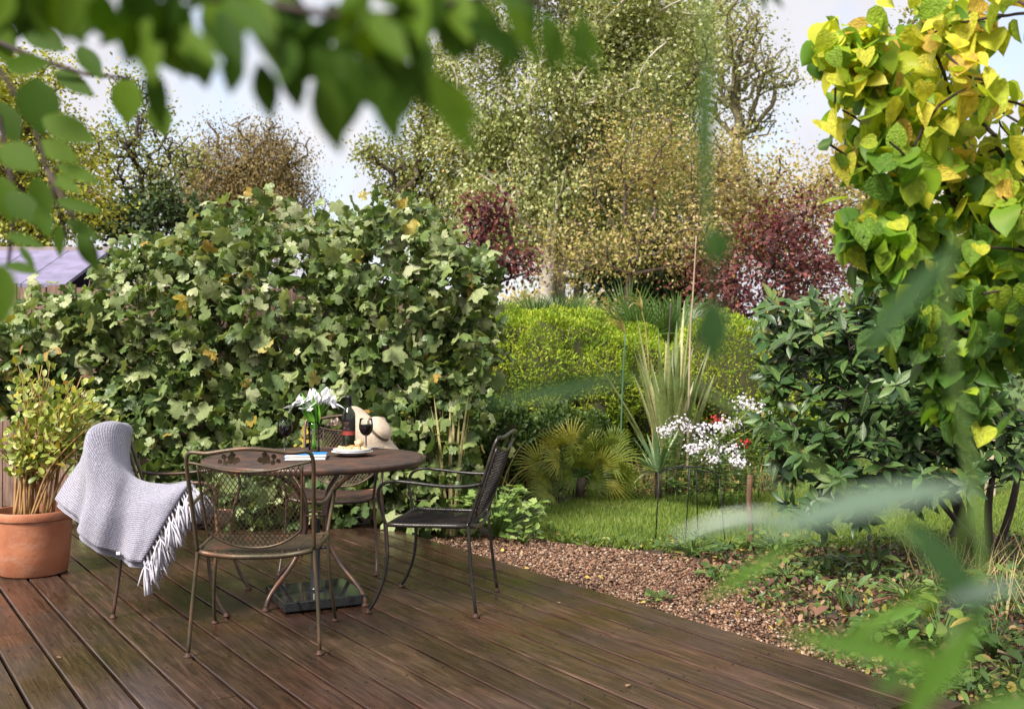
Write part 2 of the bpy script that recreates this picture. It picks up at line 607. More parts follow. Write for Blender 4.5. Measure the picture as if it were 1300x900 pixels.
L_brown = leafmat('brown_leaf', [(0.0, (0.13, 0.10, 0.035)), (0.5, (0.26, 0.19, 0.075)), (1.0, (0.40, 0.31, 0.14))], 0.3, 0.6, 0.3)
L_olive = leafmat('olive_leaf', [(0.0, (0.11, 0.14, 0.03)), (0.5, (0.26, 0.29, 0.08)), (0.85, (0.44, 0.41, 0.14)), (1.0, (0.46, 0.30, 0.09))], 0.3, 0.5, 0.4)
L_gold = leafmat('gold_leaf', [(0.0, (0.18, 0.23, 0.025)), (0.5, (0.38, 0.40, 0.05)), (0.85, (0.52, 0.45, 0.07)), (1.0, (0.55, 0.32, 0.06))], 0.3, 0.5, 0.4)
L_purple = leafmat('purple_leaf', [(0.0, (0.06, 0.018, 0.026)), (0.5, (0.15, 0.045, 0.05)), (0.8, (0.27, 0.085, 0.07)), (1.0, (0.40, 0.20, 0.07))], 0.25, 0.45, 0.4, tcol=(1.4, 0.7, 0.7))
L_dark = leafmat('evergreen_leaf', [(0.0, (0.022, 0.045, 0.014)), (0.7, (0.05, 0.085, 0.024)), (1.0, (0.12, 0.15, 0.04))], 0.2, 0.5, 0.4)
L_pot = leafmat('pot_shrub_leaf', [(0.0, (0.16, 0.23, 0.035)), (0.4, (0.34, 0.40, 0.075)), (0.85, (0.52, 0.54, 0.17)), (0.94, (0.55, 0.46, 0.05)), (1.0, (0.35, 0.13, 0.06))], 0.28, 0.38, 0.5)
L_ger = leafmat('pale_lobed_leaf', [(0.0, (0.12, 0.21, 0.045)), (0.5, (0.23, 0.34, 0.08)), (1.0, (0.36, 0.45, 0.16))], 0.3, 0.5, 0.4)
L_palm = leafmat('golden_fan_leaf', [(0.0, (0.10, 0.15, 0.02)), (0.5, (0.25, 0.29, 0.04)), (0.85, (0.42, 0.38, 0.07)), (1.0, (0.50, 0.30, 0.05))], 0.25, 0.45, 0.4)
L_palmdark = leafmat('green_fan_leaf', [(0.0, (0.045, 0.095, 0.018)), (0.6, (0.085, 0.155, 0.026)), (1.0, (0.16, 0.23, 0.045))], 0.25, 0.42, 0.45)
L_flax = leafmat('flax_leaf', [(0.0, (0.10, 0.14, 0.04)), (0.45, (0.19, 0.23, 0.075)), (0.78, (0.32, 0.34, 0.14)), (0.92, (0.54, 0.52, 0.28)), (1.0, (0.24, 0.15, 0.12))], 0.2, 0.4, 0.5)
L_yucca = leafmat('grey_green_strap', [(0.0, (0.10, 0.18, 0.085)), (0.7, (0.21, 0.31, 0.15)), (1.0, (0.40, 0.46, 0.25))], 0.2, 0.45, 0.4)
L_straw = leafmat('straw_leaf', [(0.0, (0.42, 0.33, 0.13)), (0.6, (0.55, 0.47, 0.22)), (1.0, (0.60, 0.52, 0.30))], 0.25, 0.6, 0.3)
L_grass = leafmat('grass_blade', [(0.0, (0.085, 0.135, 0.020)), (0.45, (0.15, 0.22, 0.032)), (0.85, (0.26, 0.32, 0.065)), (1.0, (0.40, 0.36, 0.14))], 0.3, 0.5, 0.3)
L_cover = leafmat('cover_leaf', [(0.0, (0.035, 0.075, 0.02)), (0.5, (0.075, 0.14, 0.03)), (0.85, (0.16, 0.24, 0.05)), (1.0, (0.34, 0.24, 0.06))], 0.25, 0.45, 0.4)
L_litter = leafmat('litter', [(0.0, (0.055, 0.032, 0.022)), (0.35, (0.14, 0.07, 0.045)), (0.65, (0.24, 0.13, 0.075)), (0.88, (0.36, 0.24, 0.14)), (1.0, (0.55, 0.42, 0.08))], 0.1, 0.6, 0.4, tcol=(1, 1, 1))
L_stone = leafmat('gravel_stone', [(0.0, (0.05, 0.024, 0.015)), (0.35, (0.12, 0.056, 0.030)), (0.65, (0.21, 0.105, 0.056)), (0.9, (0.31, 0.19, 0.12)), (1.0, (0.45, 0.36, 0.29))], 0.0, 0.45, 0.5)
L_near = leafmat('near_leaf', [(0.0, (0.022, 0.058, 0.004)), (0.5, (0.042, 0.092, 0.005)), (1.0, (0.080, 0.145, 0.006))], 0.32, 0.6, 0.12, nscale=40)
L_lance = leafmat('near_lance_leaf', [(0.0, (0.022, 0.055, 0.018)), (0.5, (0.045, 0.105, 0.018)), (1.0, (0.075, 0.155, 0.016))], 0.25, 0.55, 0.15, nscale=40)
L_waxy = leafmat('near_waxy_leaf', [(0.0, (0.05, 0.09, 0.05)), (1.0, (0.09, 0.15, 0.08))], 0.1, 0.28, 1.0, nscale=40, coat=0.8)

# ------------------------------------------------------------------ leaf templates (stem at origin, length 1 along +Y, face up +Z)


def leaf_profile(ws, fold=0.18, droop=0.15, ys=None):
    n = len(ws)
    ys = ys or [i / (n - 1) for i in range(n)]
    v, f = [], []
    for y, w in zip(ys, ws):
        z = -droop * y * y
        v += [(-w, y, z + fold * w), (0, y, z), (w, y, z + fold * w)]
    for i in range(n - 1):
        a = 3 * i
        f += [(a, a + 1, a + 4, a + 3), (a + 1, a + 2, a + 5, a + 4)]
    return np.array(v, float), np.array(f)


def leaf_radial(rs, angs, cy=0.42, curl=0.25, wave=0.06, seed=0):
    """triangle fan leaf; rs radius at angs (deg, 90 = tip)"""
    rr = np.random.default_rng(seed)
    v = [(0, cy, 0.0)]
    mid = []
    for r, a in zip(rs, angs):
        x, y = r * math.cos(R(a)), r * math.sin(R(a))
        v.append((x, cy + y, -curl * (x * x + y * y) + rr.normal(0, wave) * r))
    n = len(rs)
    f = [(0, 1 + i, 1 + (i + 1) % n) for i in range(n)]
    return np.array(v, float), np.array(f)


DIAMOND = (np.array([(0, 0, 0), (0.33, 0.45, 0.06), (0, 1, -0.1), (-0.33, 0.45, 0.06)], float), np.array([(0, 1, 2, 3)]))
BLADE = (np.array([(-0.5, 0, 0), (0.5, 0, 0), (0, 1, 0)], float), np.array([(0, 1, 2)]))
OVAL = leaf_profile([0.02, 0.20, 0.27, 0.21, 0.0], 0.25, 0.12, [0, 0.25, 0.5, 0.78, 1])
LANCE = leaf_profile([0.015, 0.11, 0.155, 0.13, 0.07, 0.0], 0.3, 0.25)
HEART = [leaf_profile([0.22, 0.42, 0.47, 0.41, 0.27, 0.09, 0.0], fo, dr, [-0.04, 0.10, 0.32, 0.56, 0.78, 0.93, 1.02]) for fo, dr in ((0.2, 0.2), (0.7, 0.1), (0.1, 0.5), (0.4, -0.25), (1.1, 0.3))]
for _t in HEART:
    _t[0][1, 1] = 0.04     # notch at the stalk
FIGA = [-90, -62, -40, -18, 2, 18, 34, 50, 64, 76, 90, 104, 116, 130, 146, 162, 178, 198, 220, 242]
FIGR = [0.18, 0.44, 0.44, 0.50, 0.53, 0.46, 0.36, 0.54, 0.60, 0.50, 0.62, 0.50, 0.60, 0.54, 0.36, 0.46, 0.53, 0.50, 0.44, 0.44]
FIG = [leaf_radial(FIGR, FIGA, 0.40, c, w, s) for c, w, s in ((0.45, 0.09, 1), (0.85, 0.12, 2), (-0.45, 0.11, 3), (0.25, 0.15, 4), (1.2, 0.1, 7))]
GERA = [-90, -60, -35, -10, 15, 40, 65, 90, 115, 140, 165, 190, 215, 240]
GER = [leaf_radial([0.12, .46, .42, .54, .44, .56, .46, .58, .46, .56, .44, .54, .42, .46], GERA, 0.4, c, 0.07, s) for c, s in ((-0.2, 5), (0.3, 6))]


def norm(a):
    return a / (np.linalg.norm(a, axis=-1, keepdims=True) + 1e-9)


def frames(tip, nrm):
    """rotation matrices with Y = tip, Z ~ nrm"""
    y = norm(tip)
    z = nrm - y * np.sum(nrm * y, -1, keepdims=True)
    z = norm(z)
    x = np.cross(y, z)
    return np.stack([x, y, z], -1)


def scatter_arrays(tpl, pos, Rm, sc, rnd):
    v, f = tpl
    nv = len(v)
    V = np.einsum('nij,kj->nki', Rm, v) * np.reshape(sc, (-1, 1, 1)) + pos[:, None, :]
    Fc = f[None] + (np.arange(len(pos)) * nv)[:, None, None]
    return V.reshape(-1, 3), Fc.reshape(-1, f.shape[1]), np.repeat(rnd, nv)


def leaf_mass(name, tpls, pos, Rm, sc, rnd, mat, parent, origin=(0, 0, 0), smooth=True, kind='stuff'):
    if not isinstance(tpls, list):
        tpls = [tpls]
    Vs, Fs, Rs = [], [], []
    off = 0
    idx = np.arange(len(pos)) % len(tpls)
    for k, t in enumerate(tpls):
        s = idx == k
        if not s.any():
            continue
        V, Fc, rr = scatter_arrays(t, pos[s] - np.array(origin), Rm[s], np.broadcast_to(sc, (len(pos),))[s], rnd[s])
        Vs.append(V)
        Fs.append(Fc + off)
        Rs.append(rr)
        off += len(V)
    me = np_mesh(name, np.concatenate(Vs), np.concatenate(Fs), mat, np.concatenate(Rs), smooth)
    return link(name, me, parent, None, kind)


_tplmesh = {}


def tpl_meshes(key, tpls, mat):
    if key not in _tplmesh:
        if not isinstance(tpls, list):
            tpls = [tpls]
        _tplmesh[key] = [np_mesh(key, v, f, mat, None, True) for v, f in tpls]
    return _tplmesh[key]


def leaf_objects(name, meshes, pos, Rm, sc, rnd, parent, origin):
    o0 = np.array(origin, float)
    for i in range(len(pos)):
        ob = link(name, meshes[i % len(meshes)], parent)
        m = Matrix.Identity(4)
        s = float(sc[i])
        for a in range(3):
            for b in range(3):
                m[a][b] = float(Rm[i, a, b]) * s
            m[a][3] = float(pos[i, a] - o0[a])
        ob.matrix_local = m
        ob.color = (float(rnd[i]), 0, 0, 1)


def show_largest(pos, Rm, sc, n, cell=13):
    """indices of the n leaves that show largest: front leaf in each small patch of view, by facing size"""
    D = pos[:, 1]
    x = 650 + pos[:, 0] / D * F
    y = HY - (pos[:, 2] - CAMZ) / D * F
    inside = (x > -10) & (x < 1310) & (y > -10) & (y < 910)
    view = norm(pos - np.array([0, 0, CAMZ]))
    face = np.abs(np.sum(view * Rm[:, :, 2], -1)) + 0.15
    size = sc / D * F * np.sqrt(face)
    score = np.where(inside, size, -1e3)
    best = {}
    for i in np.argsort(D):
        if not inside[i]:
            continue
        k = (int(x[i] // cell), int(y[i] // cell))
        best.setdefault(k, i)
    fr = np.zeros(len(pos), bool)
    fr[list(best.values())] = True
    score = score + np.where(fr, 1000, 0)
    order = np.argsort(-score)[:n]
    m = np.zeros(len(pos), bool)
    m[order] = True
    return m


def in_ellipsoids(env, n, inner=0.55, r=rng):
    """points in a union of ellipsoids (cx,cy,cz,rx,ry,rz), biased to the outer shell"""
    env = np.array(env, float)
    w = env[:, 3] * env[:, 4] + env[:, 4] * env[:, 5] + env[:, 3] * env[:, 5]
    out, nr = [], []
    tot = 0
    while tot < n:
        k = r.choice(len(env), n * 2, p=w / w.sum())
        d = norm(r.normal(size=(n * 2, 3)))
        rad = inner + (1 - inner) * r.random((n * 2, 1)) ** 0.7
        p = env[k, :3] + d * rad * env[k, 3:]
        dn = norm(d / env[k, 3:])
        deep = np.zeros(len(p))
        for e in env:
            q = np.linalg.norm((p - e[:3]) / e[3:], axis=1)
            deep = np.maximum(deep, 1 - q)
        keep = deep < (1 - inner) * 1.02
        out.append(p[keep])
        nr.append(dn[keep])
        tot += keep.sum()
    return np.concatenate(out)[:n], np.concatenate(nr)[:n]


def E(px, py, D, rx, rz, ry):
    c = P(px, py, D)
    return (*c, rx, ry, rz)


def grow(base_nodes, pts, bf=0.35):
    """balanced tree: nodes list, parent list"""
    nodes = [np.array(p, float) for p in base_nodes]
    par = [-1] + list(range(len(nodes) - 1))
    plen = [0.0]
    for i in range(1, len(nodes)):
        plen.append(plen[-1] + np.linalg.norm(nodes[i] - nodes[i - 1]))
    start = max(1, int(len(nodes) * 0.35))
    ref = nodes[min(len(nodes) - 1, start)]
    order = np.argsort(np.linalg.norm(pts - ref, axis=1))
    for i in order:
        arr = np.array(nodes)
        d = np.linalg.norm(arr - pts[i], axis=1)
        c = d + bf * np.array(plen)
        c[:start] += 5
        # avoid growing downwards steeply
        c += np.maximum(0, arr[:, 2] - pts[i][2]) * 0.6
        j = int(np.argmin(c))
        nodes.append(pts[i])
        par.append(j)
        plen.append(plen[j] + d[j])
    return np.array(nodes), par


def branch_mesh(mb, nodes, par, tip_r, base_r, expo=2.2, jit=0.06, sides=5, r=random):
    n = len(nodes)
    load = np.ones(n)
    for i in range(n - 1, 0, -1):
        load[par[i]] += load[i]
    rad = tip_r + (base_r - tip_r) * (load / load[0]) ** (1 / expo)
    for i in range(1, n):
        a, b = nodes[par[i]], nodes[i]
        l = np.linalg.norm(b - a)
        off = np.array([r.gauss(0, 1), r.gauss(0, 1), abs(r.gauss(0, 1))]) * jit * l
        m1 = a + (b - a) * 0.35 + off
        m2 = a + (b - a) * 0.7 + off * 0.8
        r0 = min(rad[par[i]], rad[i] * 1.35)
        mb.tube([a, m1, m2, b], [r0, rad[i] * 1.1, rad[i] * 1.03, rad[i]], sides, cap=False)
    return rad, load


def leaf_orient(n, outward, up=0.7, out=0.4, rnd=0.6, droop=0.3, r=rng):
    nn = norm(np.array([0, 0, up]) + out * outward + rnd * r.normal(size=(n, 3)))
    tip = norm(outward * 0.7 + r.normal(size=(n, 3)) * 0.8 + np.array([0, 0, -droop]))
    return frames(tip, nn)


def breakup(env, k):
    out = []
    for e in env:
        e = np.array(e)
        out.append((*e[:3], *(e[3:] * .72)))
        for _ in range(k):
            d = norm(rng.normal(size=3))
            f = rng.uniform(.28, .5)
            out.append((*(e[:3] + d * e[3:] * rng.uniform(.55, .85)), *(e[3:] * f)))
    return out


def tree(name, label, base, env, n_nodes, n_leaves, lsize, lmat, bmat, trunk, base_r, tip_r=0.012, sigma=0.3, tpl=DIAMOND, group=None, cat='tree', inner=0.3, droop=0.4, clump=0.75, up=0.5, bf=0.35, rr=(0.0, 1.0), lump=6, weep=0.0):
    root = thing(name, label, cat, base, 0, group)
    b0 = np.array(base, float)
    env = breakup(env, lump)
    pts, nr = in_ellipsoids(env, n_nodes, inner)
    nodes, par = grow([b0] + [np.array(t, float) for t in trunk], pts, bf)
    mb = MB()
    branch_mesh(mb, nodes, par, tip_r, base_r)
    mb.build('trunk', bmat, root, origin=b0)
    # leaf clumps round the outer nodes, thinned unevenly
    nb = len(trunk) + 1
    src = nodes[nb:]
    wgt = rng.random(len(src)) ** 1.5 + 0.12
    k = rng.choice(len(src), n_leaves, p=wgt / wgt.sum())
    along = rng.random((n_leaves, 1))
    pa = nodes[[par[nb + i] for i in k]]
    pos = src[k] * (1 - along * (1 - clump)) + pa * along * (1 - clump) + rng.normal(size=(n_leaves, 3)) * sigma
    if weep:
        pos[:, 2] -= rng.exponential(weep, n_leaves)
    ctr = np.mean(np.array(env)[:, :3], 0)
    outw = norm(pos - ctr)
    Rm = leaf_orient(n_leaves, outw, up, 0.6, 0.8, droop)
    sc = lsize * (0.6 + 0.8 * rng.random(n_leaves))
    cl = rng.random(len(src))[k]
    rn = np.clip(0.55 * rng.random(n_leaves) + 0.45 * cl, 0, 1)
    rn = rr[0] + (rr[1] - rr[0]) * rn
    leaf_mass('crown', tpl, pos, Rm, sc, rn, lmat, root, b0)
    return root


# ------------------------------------------------------------------ ground, lawn, gravel, beds
def sheet(name, poly, z, mat, kind='structure', sub=0):
    mb = MB()
    mb.add([(x, y, z) for x, y in poly], [tuple(range(len(poly)))])
    return mb.build(name, mat, None, smooth=False, kind=kind)


sheet('ground', [(-300, -60), (300, -60), (300, 600), (-300, 600)], GZ - 0.012, M_soil)
LAWN = [(.12, 7.75), (.35, 7.2), (.8, 6.95), (1.4, 6.9), (2.0, 6.95), (2.7, 7.1), (3.6, 7.4), (5, 7.6), (9, 8), (14, 24), (3.6, 24), (3.3, 11), (2.7, 9.8), (1.6, 9.55), (.7, 9.4), (.25, 8.7)]
sheet('lawn', LAWN, GZ - 0.004, M_lawn)
sheet('meadow', [(-80, 26), (90, 26), (250, 400), (-250, 400)], GZ - 0.004, M_lawn)


def inpoly(pts, poly):
    x, y = pts[:, 0], pts[:, 1]
    c = np.zeros(len(pts), bool)
    j = len(poly) - 1
    for i in range(len(poly)):
        xi, yi = poly[i]
        xj, yj = poly[j]
        c ^= ((yi > y) != (yj > y)) & (x < (xj - xi) * (y - yi) / (yj - yi + 1e-12) + xi)
        j = i
    return c


DN = np.array([0.826, 0.5635])          # across the planks
DD = np.array([-0.5635, 0.826])         # along the planks
EDGE = 3.395
PITCH = 0.1655


def off_deck(p, m=0.02):
    return (p[:, :2] @ DN) > EDGE + m


GRAVEL = [(-.75, 7.6), (-.3, 7.45), (.1, 7.35), (.33, 7.05), (.75, 6.85), (1.2, 6.55), (1.35, 6.0), (1.5, 5.3), (1.45, 4.6), (1.5, 3.9), (0.2, 4.6), (-1, 6.6)]
sheet('gravel_path', GRAVEL, GZ - 0.006, M_gravelbed)


def blob_template(seed, sub=1):
    import bmesh
    bm = bmesh.new()
    bmesh.ops.create_icosphere(bm, subdivisions=sub, radius=0.5)
    rr = np.random.default_rng(seed)
    v = np.array([x.co[:] for x in bm.verts])
    v *= 1 + rr.normal(0, 0.12, (len(v), 1))
    f = np.array([[q.index for q in p.verts] for p in bm.faces])
    bm.free()
    return v, f


STONES = [blob_template(s) for s in range(4)]
n = 42000
p = np.column_stack([rng.uniform(-1, 1.6, n), rng.uniform(3.8, 7.6, n), np.zeros(n)])
p = p[inpoly(p, GRAVEL) & off_deck(p, 0.008)]
p = p[rng.random(len(p)) < np.clip(1.25 - 0.55 * np.maximum(0, p[:, 0] - 0.4), 0.3, 1)]
sc = rng.uniform(0.010, 0.021, len(p)) * (1 + 0.5 * (rng.random(len(p)) < 0.08))
p[:, 2] = GZ + rng.uniform(-0.004, 0.010, len(p))
Rm = frames(norm(rng.normal(size=(len(p), 3)) * np.array([1, 1, .35])), norm(rng.normal(size=(len(p), 3)) * 0.5 + np.array([0, 0, 1])))
Rm = Rm * np.stack([np.full(len(p), 1.0), rng.uniform(1.0, 1.5, len(p)), rng.uniform(.5, .8, len(p))], -1)[:, None, :]
g = leaf_mass('gravel', STONES, p, Rm, sc, rng.random(len(p)), L_stone, None)
g['label'] = 'tan and brown pea gravel spread along the deck edge'
g['category'] = 'gravel'

# grass blades
n = 150000
p = np.column_stack([rng.uniform(0, 6.5, n), rng.uniform(6.8, 13, n), np.full(n, GZ - 0.004)])
p = p[inpoly(p, LAWN)]
p = p[(p[:, 1] < 9.8) | (rng.random(len(p)) < 0.4)]
tip = norm(np.column_stack([rng.normal(0, .45, len(p)), rng.normal(0, .45, len(p)), np.ones(len(p))]))
Rm = frames(tip, norm(rng.normal(size=(len(p), 3))))
sc = rng.uniform(0.03, 0.062, len(p))
Rm = Rm * np.array([0.13, 1, 1])[None, None, :]
patch = 0.5 + 0.5 * np.sin(p[:, 0] * 3.1 + np.sin(p[:, 1] * 2.3) * 2) * np.sin(p[:, 1] * 4.1)
g = leaf_mass('grass', BLADE, p, Rm, sc, np.clip(rng.random(len(p)) * .7 + patch * .3, 0, 1), L_grass, None, smooth=False)
g['label'] = 'short green lawn grass between gravel and border plants'
g['category'] = 'grass'

# ------------------------------------------------------------------ deck
deck = thing('deck', 'wet dark brown timber deck of long diagonal boards', 'deck')
deck['kind'] = 'structure'
plank_mesh = {}
ri = 0


def plank(n0, s0, s1):
    w, th = PITCH - 0.0135, 0.032
    Lh = (s1 - s0) / 2
    b = 0.004
    prof = [(-w / 2, -th), (w / 2, -th), (w / 2, -b), (w / 2 - b, 0), (-w / 2 + b, 0), (-w / 2, -b)]
    vs = [(-Lh, y, z) for y, z in prof] + [(Lh, y, z) for y, z in prof]
    k = len(prof)
    fs = [tuple(range(k))[::-1], tuple(range(k, 2 * k))] + [(i, (i + 1) % k, k + (i + 1) % k, k + i) for i in range(k)]
    me = bpy.data.meshes.new('plank')
    me.from_pydata(vs, [], fs)
    me.update()
    me.materials.append(M_deck)
    o = link('plank', me, deck)
    c = DN * (n0 + PITCH / 2) + DD * (s0 + s1) / 2
    o.location = (c[0], c[1], random.uniform(-0.0015, 0.0))
    o.rotation_euler = (random.uniform(-.004, .004), 0, math.atan2(DD[1], DD[0]))
    o.color = (random.random(), random.random(), random.random(), 1)


for i in range(26):
    n0 = EDGE - PITCH * (i + 1)
    sa = (1.7 - 0.5635 * n0) / 0.826
    if i < 2:
        sa = 2.05 + 0.12 * i
    sb = (7.45 - 0.5635 * n0) / 0.826 + random.uniform(-.02, .02)
    J = {3: [4.4], 6: [5.2], 8: [3.9], 10: [5.55], 12: [4.9], 13: [3.62], 14: [5.3], 15: [4.35], 16: [5.0], 18: [5.6], 20: [6.1]}.get(i, [])
    cuts = [sa] + J + [sb]
    for a, b in zip(cuts[:-1], cuts[1:]):
        plank(n0, a + 0.002, b - 0.002)
mb = MB()
for s in np.arange(1.0, 10, 0.62):
    a, b = DN * (-1.0) + DD * s, DN * (EDGE - .02) + DD * s
    if (a[1] + b[1]) / 2 < 8.6:
        c = (a + b) / 2
        if b[1] < 7.35 and b[1] > 1.5:
            mb.box((c[0], c[1], -0.052), (np.linalg.norm(b - a), 0.045, 0.036), math.atan2(DN[1], DN[0]))
mb.build('joists', M_joist, deck, smooth=False)
sc_v, sc_f = [], []
scr = MB()
for i in range(26):
    n0 = EDGE - PITCH * (i + .5)
    for s in np.arange(1.0, 10, 0.62):
        for e in (-.045, .045):
            q = DN * (n0 + e + random.gauss(0, .004)) + DD * (s + random.gauss(0, .006))
            if 2.9 < q[1] < 7.0 and -3.3 < q[0]:
                if i < 2 and s < 2.2:
                    continue
                scr.lathe([(.0055, .0008), (.0045, .0016), (.002, .0006), (0, .0004)], 8, (q[0], q[1], 0))
scr.build('deck_screws', simple('dull_screw', (.03, .025, .022), .5, .6), deck, kind='stuff')
mm = MB()  # added black sheet under the boards, stands in for shade in the plank gaps
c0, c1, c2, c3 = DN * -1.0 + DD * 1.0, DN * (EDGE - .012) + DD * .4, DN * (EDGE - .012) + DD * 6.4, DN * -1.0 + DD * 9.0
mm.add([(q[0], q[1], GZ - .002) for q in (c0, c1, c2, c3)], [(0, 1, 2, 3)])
mm.build('gap_shade_sheet', simple('gap_shade_black', (.004, .004, .004), 1.0, 0, 0.0), deck, smooth=False)

# ------------------------------------------------------------------ fence and shed
fence = thing('fence', 'weathered brown timber board fence behind the fig shrub', 'fence', (-6.2, 8.75, GZ))
bw = 0.128
mb = MB()
mb.box((0, 0, 0), (0.122, 0.02, 1.95))
bm_ = mb.build('board', M_fence, fence, smooth=False)
bm_.location = (0, 0, 0.975)
for i in range(1, 44):
    o = link('board', bm_.data, fence)
    o.location = (i * bw, random.uniform(-.008, .008), 0.975 + random.uniform(-.02, .02))
    o.rotation_euler = (0, random.uniform(-.008, .008), 0)
for z in (0.3, 1.6):
    MB().box((21.5 * bw, 0.04, z), (44 * bw, 0.05, 0.08)).build('rail', M_rail, fence, smooth=False)

shed = thing('shed', 'garden shed with pale lilac panelled roof beyond the fence', 'shed', (-6.2, 12.2, GZ))
MB().box((0, 0, 1.05), (2.3, 1.9, 2.1)).build('wall', M_shedwall, shed, smooth=False)
pw = 0.5
for i in range(5):
    x = -1.25 + pw * (i + 0.5)
    m_ = MB()
    m_.add([(x - pw / 2 + .006, -1.15, 2.10), (x + pw / 2 - .006, -1.15, 2.10), (x + pw / 2 - .006, 0.1, 2.62), (x - pw / 2 + .006, 0.1, 2.62),
            (x - pw / 2 + .006, -1.15, 2.14), (x + pw / 2 - .006, -1.15, 2.14), (x + pw / 2 - .006, 0.1, 2.66), (x - pw / 2 + .006, 0.1, 2.66)],
           [(0, 3, 2, 1), (4, 5, 6, 7), (0, 1, 5, 4), (1, 2, 6, 5), (2, 3, 7, 6), (3, 0, 4, 7)])
    m_.build('roof_panel', M_lilac, shed, smooth=False)
MB().box((0, 0.12, 2.66), (2.6, 0.14, 0.05)).build('roof_ridge', M_shedwall, shed, smooth=False)
MB().add([(-1.25, .1, 2.6), (1.25, .1, 2.6), (1.25, 1.1, 2.1), (-1.25, 1.1, 2.1)], [(0, 1, 2, 3)]).build('roof_back', M_lilac, shed, smooth=False)

# ------------------------------------------------------------------ metal furniture


def lattice(surf, inside, umin, umax, vmin, vmax, cu, cv, r, sides=3):
    """two families of crossing strands on surf(u,v), clipped by inside(u,v)"""
    mb = MB()
    k = cu / cv
    for sgn in (1, -1):
        u0 = umin - (vmax - vmin) * k
        c = math.floor(u0 / cu) * cu
        while c < umax + (vmax - vmin) * k:
            run = []
            v = vmin
            while v <= vmax + 1e-6:
                u = c + sgn * k * (v - vmin)
                if umin <= u <= umax and inside(u, v):
                    run.append(surf(u, v))
                else:
                    if len(run) > 1:
                        mb.tube(run, r, sides, cap=False)
                    run = []
                v += cv * 0.5
            if len(run) > 1:
                mb.tube(run, r, sides, cap=False)
            c += cu
    return mb


def back_y(x, z):
    return -0.205 - (z - 0.43) * 0.34 - 0.028 * (1 - (x / 0.26) ** 2) * min(1, max(0, (z - 0.43) / 0.2))


def btop(x):
    return 0.782 + 0.03 * (x / 0.2) ** 2


def bbot(x):
    return 0.445 + 0.075 * (abs(x) / 0.2) ** 2.2


